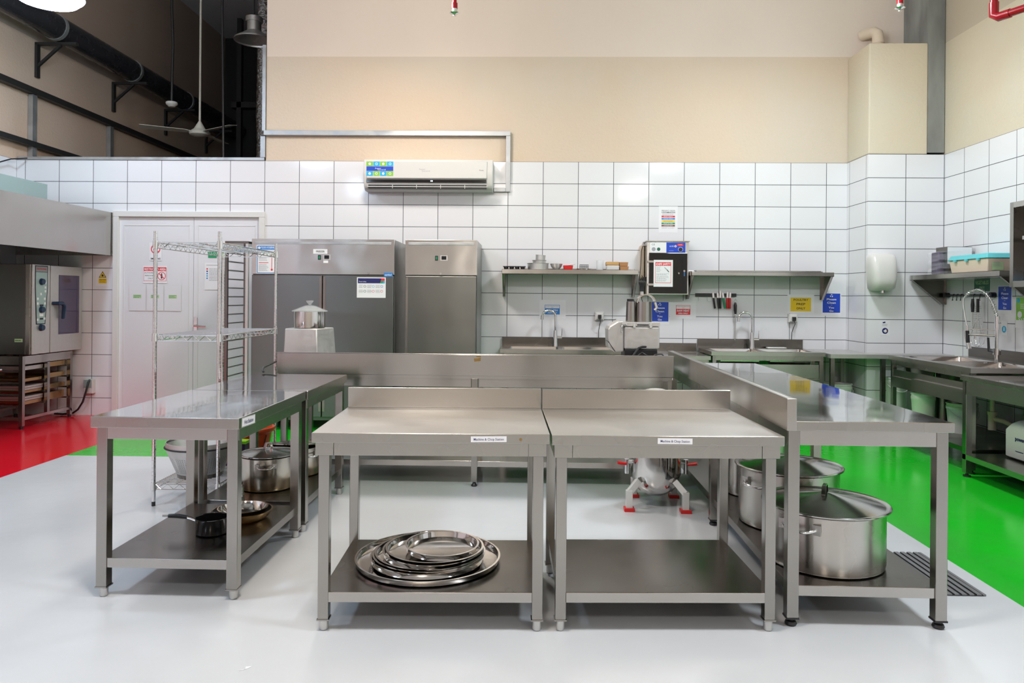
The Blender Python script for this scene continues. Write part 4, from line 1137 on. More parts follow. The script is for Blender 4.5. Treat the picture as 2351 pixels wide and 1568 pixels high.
# posters on the freezer
q = sheet(FB); q.rect(0, 0, .21, .297, 'paper', .0006); q.rect(.006, .006, .204, .012, 'lblue', .001); q.rect(.006, .006, .013, .29, 'lblue', .001); q.rect(.197, .006, .204, .29, 'lblue', .001); q.rect(.006, .245, .204, .29, 'lblue', .0011)
q.text('FOOD HYGIENE', .115, .273, .016, 'paper', width=.14, bold=.02); q.text('What you should know', .12, .255, .009, 'paper', width=.13); q.disc(.028, .268, .013, 'paper', .0014)
q.rect(.158, .04, .164, .20, 'red', .0014); q.disc(.161, .04, .011, 'red', .0015); q.rect(.025, .11, .125, .116, 'red', .0014); q.lines(.025, .025, .13, .10, 9); q.lines(.025, .13, .12, .17, 3)
poster('hygiene_poster', q, 'blue-bordered food hygiene poster with a red thermometer on the freezer panel', loc=(-2.838, 7.5985, 1.628))
q = sheet(FB); q.rect(0, 0, .30, .212, 'paper', .0006); q.rect(.01, .15, .29, .202, 'navy', .001); q.text('Food safety', .06, .168, .012, 'paper', .0015, width=.075)
q.poly([(.255, .202), (.29, .202), (.29, .176), (.25, .176)], 'red', .0015); q.poly([(.25, .176), (.29, .176), (.29, .15), (.24, .15)], 'green', .0015); q.poly([(.268, .15), (.275, .176), (.29, .176), (.29, .15)], 'cyan', .0018)
for i in range(3):
    for j in range(2):
        u, v = .02 + i * .088, .10 - j * .05
        q.lines(u, v, u + .05, v + .035, 4); q.disc(u + .063, v + .018, .013, ('purple', 'cyan', 'lblue', 'dkgreen', 'red', 'red')[j * 3 + i], .0014, ri=.010)
poster('safety_poster', q, 'white landscape food safety poster with a navy header on the freezer door', loc=(-1.785, 7.5945, 1.385))

# tray trolley beside the freezer
t = thing('tray_trolley', 'tall empty bakery tray trolley standing between the door and the freezer', 'trolley', (-3.15, 7.55, 0))
for x, y, k in ((0, 0, 'shelf'), (0, .50, 'shelf'), (.215, .0, 'alu'), (.215, .50, 'alu')):  # right-hand posts get a paler metal to stand in for the light on them
    obj('post', MB().box((x, y, .10), (x + .028, y + .028, 1.935), k), t, smooth=0)
q = MB().box((0, 0, 1.936), (.243, .528, 1.96), 'shelf'); obj('top_frame', q, t, smooth=0)
q = MB()
obj('bottom_frame', MB().box((.028, .0, .10), (.215, .028, .13), 'shelf').box((.028, .5, .10), (.215, .528, .13), 'shelf'), t, smooth=0)
for i in range(19):
    z = .18 + i * .092
    obj('runner', MB().box((.004, .028, z), (.024, .50, z + .014), 'alu'), t, smooth=0)
for x in (.014, .229):
    for y in (.014, .514): obj('castor', MB().tube([(x - .012, y, .05), (x + .012, y, .05)], .05, 'rubber', 16).tube([(x, y, .05), (x, y, .10)], .01, 'alu', 8), t)

# notices on the door
yd = W + .0042
q = sheet(FB); q.rect(0, 0, .145, .21, 'paper', .0006)
q.disc(.072, .135, .055, 'red', .001, seg=28, ri=.044); q.poly([(.036, .165), (.043, .172), (.109, .106), (.102, .099)], 'red', .0013); q.rect(.045, .13, .10, .138, 'ink', .0011)
q.text('NO', .072, .058, .018, 'ink', width=.03, bold=.02); q.text('SMOKING', .072, .024, .02, 'ink', width=.115, bold=.02)
poster('door_sign', q, 'NO SMOKING sign with a red crossed circle on the left door leaf', 'sign', (-4.385, yd - .004, 1.79))
q = sheet(FB); q.rect(0, 0, .285, .20, 'paper', .0006); q.rect(.01, .025, .275, .185, 'red', .001); q.rect(.014, .029, .271, .14, 'paper', .0013)
q.text('RESTRICTED AREA', .143, .162, .028, 'paper', .0014, width=.25, bold=.02)
for i, s_ in enumerate(('AUTHORIZED', 'PERSONNEL', 'ONLY')): q.text(s_, .09, .12 - i * .032, .016, 'ink', .0016, width=(.14, .13, .06)[i])
q.disc(.22, .084, .048, 'red', .0016, seg=26, ri=.041); q.rect(.211, .055, .229, .10, 'ink', .0015); q.disc(.22, .108, .008, 'ink', .0015); q.poly([(.184, .112), (.19, .118), (.256, .056), (.25, .05)], 'red', .002)
poster('door_sign', q, 'red and white RESTRICTED AREA authorized personnel only sign on the door', 'sign', (-4.46, yd - .004, 1.53))
gp = None
for i in range(3):
    q = sheet(FB); q.rect(0, 0, .198, .30, 'offwhite', .001, .001); q.rect(.004, .004, .194, .296, 'door', .0014, .001); q.rect(.05, .145, .145, .187, 'palegreen', .002); q.lines(.055, .15, .14, .184, 3, 'dkgreen', n=.0024)
    poster('document_pocket', q, ['left of three', 'middle one of three', 'right of three'][i] + ' clear document pockets with green labels on the door', 'document pocket', (-4.62 + i * .207, yd - .004, 1.21), group='document pockets on the door')
q = sheet(FB); q.rect(0, 0, .21, .31, 'paper', .0006); q.rect(.02, .28, .18, .286, 'greyink', .001)
for i, c_ in enumerate(('red', 'navy', 'lblue', 'cyan', 'lblue')): q.disc(.03, .24 - i * .027, .009, c_, .001)
q.lines(.055, .10, .19, .25, 9)
poster('notice', q, 'white notice with a column of coloured symbols on the right door leaf', 'notice', (-3.74, yd - .004, 1.46))
q = sheet(FB); q.rect(0, 0, .10, .07, 'green', .001); q.text('EXIT', .05, .035, .02, 'paper', width=.06)
poster('door_sign', q, 'small green sign above the notice on the right door leaf', 'sign', (-3.70, yd - .004, 1.83))

# ================================================================== COOKING CORNER
t = thing('extractor_hood', 'long stainless extractor hood over the oven and cooker on the left wall', 'extractor hood', (-5.93, 3.4, 1.845))
hw_, hl, hh = 1.12, 4.98, .495
q = MB().box((hw_ - .02, 0, 0), (hw_, hl, hh), 'steelx').box((0, 0, 0), (hw_ - .02, .02, hh), 'steel').box((0, hl - .02, 0), (hw_ - .02, hl, hh), 'steel').box((0, .02, hh - .02), (hw_ - .02, hl - .02, hh), 'shelf').box((hw_ - .055, hl - .002, -.003), (hw_ + .004, hl + .002, hh), 'steel')
obj('canopy', q, t, smooth=0)
obj('filter_bank', MB().box((.05, .05, .12), (hw_ - .1, hl - .05, .16), 'dark'), t, smooth=0)
single('supply_duct', box1((-5.94, 3.4, 2.345), (-5.30, 7.97, 2.60), 'glasslens'), 'pale green rectangular duct lying on top of the extractor hood', 'duct', smooth=0, bev=.004)
single('wall_cable', MB().tube([(-5.93, 7.4, 2.78), (-5.90, 7.9, 2.80), (-5.88, 8.2, 2.92), (-5.8, 8.36, 2.96)], .008, 'black', 6), 'thin black cable running over the top corner of the tiled wall above the hood', 'cable')

t = thing('combi_oven', 'grey combi oven with a violet glass door standing on an open rack', 'oven', (-5.90, 7.50, .765))
ox = .75; ol = .86; oh = .94
obj('housing', MB().box((0, 0, 0), (ox - .06, ol, oh), 'fridge').box((ox - .06, 0, 0), (ox - .012, .30, oh), 'steel'), t, smooth=0, bev=.004)
ff = sheet(FL)
q = sheet(FL); q.rect(.02, 0, .30, oh, 'alu', .012, .012); obj('control_fascia', q, t, loc=(ox - .0115, 0, 0), smooth=0, bev=.004)
q = sheet(FL)
q.poly([(.075, .31), (.225, .31), (.262, .70), (.262, .93), (.055, .93), (.055, .70)], 'black', .001)
q.poly([(.09, .32), (.212, .32), (.25, .70), (.25, .86), (.068, .86), (.068, .70)], 'lblue' if False else 'glasslens', .002)
q.rect(.068, .865, .25, .92, 'greyink', .002); q.text('RATIONAL', .16, .895, .018, 'red', .003, width=.15, bold=.02)
for u, v in ((.10, .58), (.21, .58), (.10, .53), (.215, .53), (.10, .36), (.21, .37), (.22, .75), (.22, .70), (.22, .66), (.15, .63)): q.rect(u - .012, v - .012, u + .012, v + .012, 'paper', .003)
q.rect(.13, .50, .19, .52, 'screen', .003); q.rect(.13, .395, .19, .43, 'paper', .003); q.rect(.135, .36, .185, .378, 'screen', .003)
obj('control_panel', q, t, loc=(ox + .0008, 0, 0), smooth=0)
for z in (.76, .465, .275): obj('knob', MB().tube([(ox + .003, .155, z), (ox + .03, .155, z)], [.036, .03], 'knob', 20), t)
dr = obj('door', (lambda s_: s_.rect(.308, .0, ol, oh, 'alu', .05, .06))(sheet(FL)), t, loc=(ox - .045, 0, 0), smooth=0, bev=.006)
obj('window', (lambda s_: s_.rect(.44, .19, .80, .84, 'ovenglass', .055, .006))(sheet(FL)), dr, smooth=0, bev=.012)
obj('handle', MB().tube([(.045, .34, .53), (.10, .36, .53), (.105, .42, .53), (.10, .46, .50), (.085, .465, .36)], [.018, .02, .02, .022, .016], 'knob', 12), dr)
q = sheet(FB); q.rect(0, 0, .085, .035, 'palegreen', .001); q.lines(.006, .006, .08, .03, 1, 'dkgreen'); obj('sticker', q, t, loc=(.58, -.0005, .13), smooth=0, label='pale green sticker')

t = thing('oven_stand', 'open steel rack full of trays standing under the combi oven', 'stand', (-5.86, 7.45, 0))
sx, sy, sh = .66, .83, .75
for x, y in ((0, 0), (sx - .04, 0), (0, sy - .04), (sx - .04, sy - .04)):
    l = obj('post', MB().box((x, y, .03), (x + .04, y + .04, sh), 'steelv'), t, smooth=0); obj('foot', MB().tube([(x + .02, y + .02, 0), (x + .02, y + .02, .03)], .018, 'black', 10), l)
obj('post', MB().box((sx - .035, sy / 2 - .02, .12), (sx, sy / 2 + .02, sh - .08), 'steelv'), t, smooth=0)
obj('top_rail', MB().box((sx - .03, .04, sh - .085), (sx, sy - .04, sh), 'steelx').box((.04, .0, sh - .085), (sx - .04, .03, sh), 'steelx'), t, smooth=0)
obj('bottom_rail', MB().box((sx - .03, .04, .09), (sx, sy - .04, .12), 'steelx').box((.0, .04, .09), (.03, sy - .04, .12), 'steelx').box((.04, .0, .09), (sx - .04, .03, .12), 'steelx'), t, smooth=0)
for z in (.22, .34, .46, .58):
    for y0 in (.045, sy / 2 - .03, sy / 2 + .024, sy - .05):
        obj('runner', MB().box((.03, y0, z), (sx - .03, y0 + .006, z + .018), 'steel'), t, smooth=0)
ti = 0
tray_words = ['lowest', 'second lowest', 'third', 'fourth', 'fifth', 'sixth', 'seventh', 'uppermost']
for i, (z, hh_) in enumerate(((.239, .035), (.278, .02), (.302, .02), (.359, .025), (.388, .02), (.412, .02), (.479, .03), (.599, .04))):
    q = MB().prism([(.0, 0), (.31, 0), (.318, hh_), (-.008, hh_)], 0, .53, 'x', 'copper' if i % 3 == 0 else 'alu')
    single('oven_tray', q, tray_words[i] + ' metal tray in the near bay of the oven stand', 'tray', (-5.78, 7.53, z), group='oven trays in the near bay', smooth=0)
for z, w_ in ((.359, 'middle'), (.479, 'second highest'), (.599, 'highest')):
    q = MB().prism([(.0, 0), (.30, 0), (.306, .05), (-.006, .05)], 0, .53, 'x', 'copper')
    single('oven_tray', q, w_ + ' deep copper-coloured tray in the far bay of the oven stand', 'tray', (-5.78, 7.92, z), group='oven trays in the far bay', smooth=0)
q = MB().prism([(.0, 0), (.28, 0), (.286, .08), (-.006, .08)], 0, .30, 'x', 'copper'); 
single('deep_pan', q, 'deep copper-coloured pan on the lowest level, far bay of the oven stand', 'pan', (-5.55, 7.92, .239), smooth=0)

t = thing('cooking_range', 'steel cooking range just entering the frame at the left edge', 'cooker', (-5.88, 6.15, 0))
obj('body', MB().box((0, 0, .14), (.74, .88, .865), 'steel'), t, smooth=0, bev=.01)
obj('oven_door', MB().box((.741, .05, .26), (.765, .83, .64), 'blackgloss'), t, smooth=0, bev=.004)
obj('handle', MB().tube([(.79, .10, .66), (.79, .84, .66)], .012, 'chrome', 10).tube([(.741, .12, .66), (.79, .12, .66)], .008, 'chrome', 8).tube([(.741, .82, .66), (.79, .82, .66)], .008, 'chrome', 8), t)
obj('control_strip', MB().box((.741, .02, .75), (.76, .86, .85), 'navy'), t, smooth=0)
for x in (.05, .69):
    for y in (.06, .82): obj('foot', MB().tube([(x, y, 0), (x, y, .14)], .025, 'steelv', 10), t)


# ================================================================== WORK TABLES
def work_table(name, label, wd, dp, H, loc, rz=0, lip=.042, apron=(.055, .012), shelf=(.165, .042), inset=.045, leg=.045, foot='steel', splash=None, topm='topc', seams=True, mid=None, cat='work table', apron_in=.012):
    t = thing(name, label, cat, loc, rz)
    obj('worktop', MB().slab((0, 0, H - lip), (wd, dp, H), topm, 'steel'), t, smooth=0, bev=.003)
    if splash:
        side, hh = splash
        if side == 'back': q = MB().box((0, dp - .02, H + .0005), (wd, dp, H + hh), 'steelx')
        else: q = MB().box((-.001, -.001, H - lip), (.04, dp, H + hh), 'steelx')
        obj('backsplash', q, t, smooth=0, bev=.002)
    ai = apron_in; za = H - lip - apron[0]
    q = MB()
    e = .05 if seams else .0
    if seams:
        for x0, x1 in ((ai, ai + .075), (ai + .077, wd - ai - .077), (wd - ai - .075, wd - ai)):
            q.box((x0, .018, za), (x1, .03, H - lip - .0005), 'steel')
    else: q.box((inset + leg / 2, .025, za), (wd - inset - leg / 2, .04, H - lip - .0005), 'steelx')
    q.box((inset, dp - .04, za), (wd - inset, dp - .025, H - lip - .0005), 'steel')
    q.box((ai, .031, za), (ai + .015, dp - .041, H - lip - .0005), 'steel'); q.box((wd - ai - .015, .031, za), (wd - ai, dp - .041, H - lip - .0005), 'steel')
    obj('apron', q, t, smooth=0, bev=.0015)
    zs_, ts = shelf
    li = inset
    obj('undershelf', MB().box((li - .01, .035, zs_ - ts), (wd - li + .01, dp - .035, zs_), 'shelf').box((li + leg / 2, .03, zs_ - ts), (wd - li - leg / 2, .0345, zs_ + .0005), 'steelx'), t, smooth=0, bev=.002)
    ys__ = [inset + .01, dp - inset - .005]
    if mid: ys__ += mid
    for x in (li, wd - li):
        for y in ys__:
            zt = za if seams else H - lip
            fh = .045 if foot == 'steel' else .035
            a = leg / 2
            l = obj('leg', MB().box((x - a, y - a, fh), (x + a, y + a, zt - .0005), 'steelv'), t, smooth=0, bev=.003)
            if foot == 'steel': q = MB().tube([(x, y, 0), (x, y, .006), (x, y, fh)], [.014, .019, .019], 'alu', 14).box((x - a - .003, y - a - .003, fh), (x + a + .003, y + a + .003, fh + .006), 'steelv')
            else: q = MB().lathe([(.001, 0), (.022, 0), (.026, .008), (.022, .018), (.012, .022), (.010, fh), (.001, fh)], 'black', c=(x, y, 0), n=14).box((x - a - .002, y - a - .002, fh - .003), (x + a + .002, y + a + .002, fh + .004), 'black')
            obj('foot', q, l)
    return t


def name_label(t, txt, u, v, w_, h_, y, fr=FB, slope=0):
    q = sheet(fr); q.rect(0, 0, w_, h_, 'paper', .0008); q.text(txt, w_ / 2, h_ / 2, h_ * .42, 'navy', .0014, width=w_ * .84, bold=.003)
    return obj('name_label', q, t, loc=(u, y, v), rot=(0, R(slope), 0), smooth=0, label='white paper label reading ' + txt)


# two "Machine & Chop Station" tables
r1 = R(2.2)
t = work_table('work_table', 'front left station table with round trays underneath and its name label', .985, .735, .835, (-.893, 3.018, 0), R(2.0), splash=('back', .10), foot='steel')
name_label(t, 'Machine & Chop Station', .658, .800, .148, .024, -.0005, slope=-.6)
obj('stain', (lambda s_: s_.disc(.006, .0, .006, 'rust', .0008, 10))(sheet(FB)), t, loc=(.858, -.0005, .812), smooth=0)
t = work_table('work_table', 'front right station table with an empty undershelf and its name label', .972, .75, .83, (.100, 3.055, 0), R(2.2), splash=('back', .100), foot='steel')
name_label(t, 'Machine & Chop Station', .440, .797, .145, .024, -.0005, slope=.5)

# "Hot Station" tables on the left
t = work_table('work_table', 'near left-hand table with the Hot Station label and pans below', .69, .965, .84, (-2.003, 3.325, 0), R(-.6), lip=.052, apron=(.055, .012), shelf=(.182, .044), inset=.04, leg=.05, foot='steel', topm='top', seams=False)
q = sheet((Vector((0, 1, 0)), Vector((0, 0, 1)))); q.rect(-.005, -.004, .155, .040, 'frost', .0005); q.rect(0, 0, .15, .036, 'paper', .001); q.text('Hot Station', .075, .018, .018, 'navy', .0016, width=.105, bold=.012)
obj('name_label', q, t, loc=(.6905, .035, .796), rot=(R(-2), 0, 0), smooth=0, label='white paper label reading Hot Station')
q = MB().box((.688, .03, .733), (.702 - .012, .93, .788), 'steelx')
work_table('work_table', 'far left-hand table with lidded pots below, beside the wire rack', .69, .925, .84, (-1.985, 4.30, 0), R(-.2), lip=.052, shelf=(.182, .044), inset=.04, leg=.05, foot='steel', topm='top', seams=False)

# long right-hand table
t = work_table('long_table', 'long right-hand steel table with a side splash and stock pots below', .70, 2.84, .885, (1.102, 3.155, 0), R(-.6), lip=.042, apron=(.065, .012), shelf=(.175, .044), inset=.038, leg=.05, foot='black', splash=('left', .095), topm='top', seams=False, mid=[1.44])

# long back table turned away from the viewer (its splash faces us)
t = thing('island_table', 'long back table whose tall splash faces the viewer, carrying two machines', 'work table', (-1.865, 5.42, 0))
L_ = 2.93; D_ = .72
obj('worktop', MB().box((0, .02, .80), (L_, D_, .84), 'top'), t, smooth=0, bev=.003)
obj('backsplash', MB().box((0, 0, .822), (L_, .0195, .975), 'steelx').box((-.002, -.002, .975), (L_ + .002, .022, .981), 'steelx'), t, smooth=0, bev=.002)
obj('apron', MB().box((.01, .022, .735), (1.44, .04, .799), 'steelx').box((1.50, .022, .735), (L_ - .01, .04, .799), 'steelx').box((.01, .006, .798), (L_ - .01, .0195, .821), 'steelx'), t, smooth=0)
obj('undershelf', MB().box((.03, .03, .145), (1.465, D_ - .03, .187), 'steelx').box((1.475, .03, .142), (L_ - .03, D_ - .03, .184), 'steelx'), t, smooth=0, bev=.002)
for x in (.05, 1.47, L_ - .06):
    for y in (.028, D_ - .05):
        l = obj('leg', MB().box((x - .022, y - .022, .035), (x + .022, y + .022, .799), 'steelv'), t, smooth=0, bev=.002)
        obj('foot', MB().lathe([(.001, 0), (.02, 0), (.024, .008), (.012, .02), (.010, .035), (.001, .035)], 'black', c=(x, y, 0), n=12), l)
q = sheet(FB); q.poly([(0, 0), (.045, .004), (.048, .03), (.03, .026), (.012, .022), (-.003, .024)], 'rust', .0006); q.poly([(.02, .034), (.048, .033), (.046, .045), (.03, .043), (.006, .046)], 'rust', .0006)
obj('glue_patch', q, t, loc=(1.466, -.0005, .925), smooth=0, label='brown patch of old glue')

# ------------------------------------------------------------------ machines
t = thing('food_processor', 'cutter with a clear-lidded round bowl on a tapered grey base, back table', 'food processor', (-1.905, 5.66, .8405))
q = MB(); vs = [(0, 0, 0), (.275, 0, 0), (.345, .30, 0), (.0, .30, 0), (.012, .012, .305), (.262, .012, .305), (.325, .28, .305), (.02, .28, .305)]
q.add(vs, [(3, 2, 1, 0), (4, 5, 6, 7), (0, 1, 5, 4), (1, 2, 6, 5), (2, 3, 7, 6), (3, 0, 4, 7)], 'alu'); obj('motor_base', q, t, bev=.008)
c_ = (.165, .15)
obj('bowl', MB().lathe([(.115, .432), (.115, .312), (.001, .312), (.001, .308), (.118, .308), (.121, .40), (.119, .437), (.115, .437)], 'mirror', c=(*c_, 0), n=40), t)
obj('lid', MB().lathe([(.001, .487), (.04, .482), (.09, .462), (.135, .445), (.14, .436), (.135, .438), (.09, .456), (.04, .475), (.001, .480)], 'clear', c=(*c_, 0), n=40), t)
obj('lid_knob', MB().lathe([(.001, .522), (.028, .522), (.030, .515), (.012, .495), (.014, .488)], 'clear', c=(*c_, 0), n=24), t)
obj('power_plug', MB().tube([(.03, .003, .035), (.03, -.02, .035)], .014, 'black', 12).tube([(.03, -.018, .035), (.05, -.03, .03), (.07, -.02, .012)], .008, 'black', 8), t)
single('power_lead', MB().tube([(-1.925, 5.62, .90), (-1.95, 5.5, .88), (-1.955, 5.40, .87), (-1.93, 5.30, .86), (-1.90, 5.24, .852)], .008, 'black', 8), 'thick black power lead curling over the left end of the back table', 'cable')

t = thing('vegetable_cutter', 'silver vegetable cutting machine with two feed tubes at the right end', 'vegetable cutter', (.70, 5.66, .8405))
obj('base', MB().box((.04, .02, 0), (.29, .26, .17), 'black'), t, bev=.006, smooth=0)
obj('motor_housing', MB().box((.035, .01, .171), (.305, .27, .345), 'alu'), t, bev=.012, smooth=0)
q = MB().prism([(-.085, .175), (-.09, .32), (-.075, .345), (-.01, .385), (.035, .385), (.035, .15), (-.035, .145)], .03, .25, 'y', 'alu'); obj('discharge_chute', q, t, bev=.010, smooth=0)
q = MB().prism([(-.09, .23), (-.085, .23), (-.03, .15), (-.036, .148)], .028, .25, 'y', 'black'); obj('chute_flap', q, t, smooth=0)
q = MB().box((.015, .0, .346), (.305, .27, .378), 'alu').box((.10, -.006, .335), (.12, .004, .368), 'white').box((.225, -.006, .335), (.245, .004, .368), 'white').box((.13, -.001, .352), (.22, .002, .362), 'black'); obj('feed_head', q, t, bev=.005, smooth=0)
obj('small_feed_tube', MB().tube([(.10, .13, .379), (.10, .13, .535)], [.040, .036], 'steelv', 28).tube([(.10, .13, .536), (.10, .13, .556)], .032, 'black', 24), t)
obj('large_feed_tube', MB().tube([(.20, .13, .379), (.20, .13, .535)], [.064, .062], 'steelv', 36), t)
q = MB()
ap = arc((.215, .13, .52), .072, 175, 15, 12, 'xz')
for i in range(12):
    (xa, ya, za_), (xb, yb, zb_) = ap[i], ap[i + 1]
    q.beam((xa, ya, za_), (xb, yb, zb_), .085, .008, 'mirror', up=(0, 0, 1))
q.tube([(.285, .13, .53), (.30, .13, .49), (.285, .13, .47)], .012, 'alu', 10)
obj('pusher_arm', q, t)
obj('pusher_handle', MB().tube([(.185, .13, .588), (.185, .13, .62)], .014, 'alu', 12).lathe([(.001, .70), (.022, .70), (.028, .69), (.026, .675), (.018, .66), (.016, .625), (.018, .615), (.001, .615)], 'black', c=(.185, .13, 0), n=20), t)
obj('side_lever', MB().tube([(.05, -.004, .36), (.018, -.01, .358), (.008, -.01, .34), (.012, -.01, .295)], .006, 'chrome', 8), t)
obj('power_cable', MB().tube([(.20, .015, .19), (.17, -.01, .19), (.14, -.02, .18), (.10, -.04, .13), (.06, -.06, .06)], .009, 'black', 8).tube([(.09, -.05, .06), (.12, -.06, .12), (.16, -.06, .15), (.21, -.06, .12), (.23, -.06, .06)], .006, 'black', 8).tube([(.21, -.05, .09), (.26, -.06, .135), (.31, -.06, .14), (.35, -.06, .10)], .006, 'black', 8), t)

# ------------------------------------------------------------------ steam kettle on the floor
t = thing('floor_kettle', 'bullet-shaped steel kettle on white legs with red feet, behind the right station', 'kettle', (.872, 5.03, 0))
q = MB().lathe([(.001, .065), (.06, .074), (.115, .105), (.15, .15), (.168, .22), (.17, .30), (.17, .66), (.165, .72), (.001, .72)], 'mirror', n=48); obj('vessel', q, t)
obj('lid', MB().lathe([(.165, .722), (.15, .742), (.10, .772), (.05, .785), (.001, .789)], 'white', n=40), t)
for x, y in ((-.20, -.155), (.165, -.18), (-.12, .19), (.16, .19)):
    s_ = 1 if x > 0 else -1
    q = MB().beam((x, y, .02), (x, y, .135), .042, .042, 'white', up=(0, 1, 0)).beam((x * 1.0, y * 1.0, .12), (x * .66, y * .66, .185), .040, .040, 'white', up=(0, 1, 0))
    l = obj('leg', q, t, smooth=0, bev=.002); obj('foot', MB().box((x - .034, y - .034, 0), (x + .034, y + .034, .022), 'redplastic'), l, smooth=0, bev=.002)
for s_ in (-1, 1):
    q = MB().tube([(s_ * .165, -.02, .295), (s_ * .20, -.02, .295)], .014, 'chrome', 10).tube([(s_ * .20, -.02, .312), (s_ * .20, -.02, .215)], .016, 'chrome', 12)
    v = obj('valve', q, t); obj('valve_handle', MB().tube([(s_ * .205, -.05, .285), (s_ * .245, -.06, .292), (s_ * .265, -.065, .297)], [.009, .012, .011], 'redplastic', 10), v)


# ------------------------------------------------------------------ pots, pans, trays
def stock_pot(label, r, h_, loc, k='pot', lid_r=None, hand=(200,), tilt=None, rz=0, lid=True, grp='stock pots under the tables', lidtilt=None):
    t = thing('stock_pot', label, 'pot', loc, rz, grp)
    q = MB().lathe([(r - .004, h_), (r - .004, .006), (.001, .006), (.001, 0), (r - .02, 0), (r - .005, .006), (r, .022), (r, h_ - .004), (r + .006, h_), (r - .004, h_ + .001)], k, n=64); obj('body', q, t)
    if lid:
        lr = lid_r or r + .008
        q = MB().lathe([(.001, .052 * lr / .28), (.02, .050 * lr / .28), (lr - .028, .006), (lr - .02, .004), (lr - .004, .010), (lr, .007), (lr, .002), (lr - .02, -.002), (.001, -.002)], 'lid', n=64, tilt=lidtilt)
        l = obj('lid', q, t, loc=(0, 0, h_ + .005))
        hz = .047 * lr / .28
        w_ = .045 if r > .2 else .032
        q = MB()
        pts = [(-w_ * 1.2, 0, hz - .012), (-w_, 0, hz + .002), (-w_ * .55, 0, hz + .038), (w_ * .55, 0, hz + .038), (w_, 0, hz + .002), (w_ * 1.2, 0, hz - .012)]
        if lidtilt: pts = [tuple(lidtilt @ Vector(p)) for p in pts]
        for a, c in zip(pts, pts[1:]): q.beam(a, c, .018, .004, 'chrome', up=(0, 0, 1) if abs(a[2] - c[2]) < .02 else (1, 0, 0))
        obj('lid_handle', q, l, rot=(0, 0, R(60)), smooth=0)
    for a in hand:
        ca, sa = math.cos(R(a)), math.sin(R(a)); z = h_ * .80
        def P(rad, tan, dz): return (ca * rad - sa * tan, sa * rad + ca * tan, z + dz)
        s_ = min(1.0, r / .25)
        q = MB().tube([P(r + .002, -.075 * s_, .0), P(r + .02, -.07 * s_, -.002), P(r + .045, -.045 * s_, -.008), P(r + .048, 0, -.010), P(r + .045, .045 * s_, -.008), P(r + .02, .07 * s_, -.002), P(r + .002, .075 * s_, 0)], .0065 * s_ + .001, 'chrome', 10)
        for d_ in (-.078 * s_, .078 * s_): q.beam(P(r + .002, d_, -.022 * s_), P(r + .002, d_, .022 * s_), .036 * s_, .006, 'alu', up=(ca, sa, 0))
        obj('handle', q, t)
    return t


stock_pot('largest lidded stock pot at the near end of the right-hand undershelf', .262, .262, (1.405, 3.51, .1755), lid_r=.285, hand=(225, 45))
stock_pot('second large lidded stock pot, just behind the nearest one', .262, .305, (1.44, 4.10, .1755), lid_r=.285, hand=(215, 35))
stock_pot('tall pale stock pot without visible lid behind the two large pots', .20, .42, (1.46, 4.72, .1755), hand=(200,), lid=False)
q = MB().lathe([(.16, .40), (.155, .0), (.001, 0)], 'cream', n=30).lathe([(.001, .405), (.165, .405), (.165, .39)], 'cream', n=30).lathe([(.163, .0), (.163, .05)], 'copperbrown', n=30)
single('flour_bin', q, 'beige round bin with a brown base at the far end of the right-hand undershelf', 'bin', (1.47, 5.25, .1755))
stock_pot('brown-stained lidded pot at the near end of the far left-hand undershelf', .168, .205, (-1.655, 4.66, .1825), k='stained', hand=(285,), lid_r=.178)
stock_pot('lidded pot with a tilted lid at the far end of the left-hand undershelf', .172, .19, (-1.60, 5.03, .1825), k='stained', hand=(320,), lid_r=.17, lidtilt=Matrix.Rotation(R(-9), 3, 'X'))

t = thing('saucepan', 'small black saucepan with a black handle on the left-hand undershelf', 'saucepan', (-1.612, 3.735, .1825))
obj('pan', MB().lathe([(.079, .078), (.078, .004), (.001, .004), (.001, 0), (.074, 0), (.081, .006), (.082, .078), (.085, .082), (.079, .082)], 'blackgloss', n=40), t)
obj('handle', MB().tube([(-.082, 0, .062), (-.11, 0, .072), (-.135, 0, .078)], .007, 'chrome', 8).tube([(-.13, 0, .077), (-.18, -.002, .084), (-.225, -.004, .084)], [.010, .012, .010], 'black', 10).tube([(-.225, -.004, .084), (-.255, -.005, .084)], .006, 'chrome', 8), t)


def frypan(label, r, h_, loc, k, ki, hang, hk):
    t = thing('frying_pan', label, 'frying pan', loc, 0, 'frying pans stacked on the left-hand undershelf')
    obj('pan', MB().lathe([(r * .78, .004), (.001, .004)], ki, n=44).lathe([(r - .003, h_), (r * .90, h_ * .45), (r * .78, .004)], ki, n=44).lathe([(.001, 0), (r * .78, 0), (r * .92, h_ * .4), (r, h_), (r + .004, h_ + .001), (r - .003, h_ + .002)], k, n=44), t)
    ca, sa = math.cos(R(hang)), math.sin(R(hang))
    obj('handle', MB().tube([(ca * r, sa * r, h_ - .01), (ca * (r + .07), sa * (r + .07), h_ + .02), (ca * (r + .18), sa * (r + .18), h_ + .04)], [.010, .008, .011], hk, 8), t)


frypan('black frying pan at the bottom of the stacked pans', .155, .048, (-1.555, 3.985, .1825), 'copper', 'black', 118, 'black')
frypan('steel frying pan with a worn coppery base on top of the stack', .128, .045, (-1.550, 3.98, .2005), 'copper', 'mirror', 112, 'chrome')


def round_tray(label, r, h_, loc, tilt=(0, 0, 0)):
    q = MB().lathe([(r - .006, h_ - .004), (r - .012, .006), (r - .03, .0025), (.001, .0025), (.001, 0), (r - .025, 0), (r - .004, .006), (r, h_ - .004), (r + .003, h_), (r - .006, h_)], 'mirror', n=72)
    return single('round_serving_tray', q, label, 'tray', loc, tilt, group='round trays on the station undershelf')


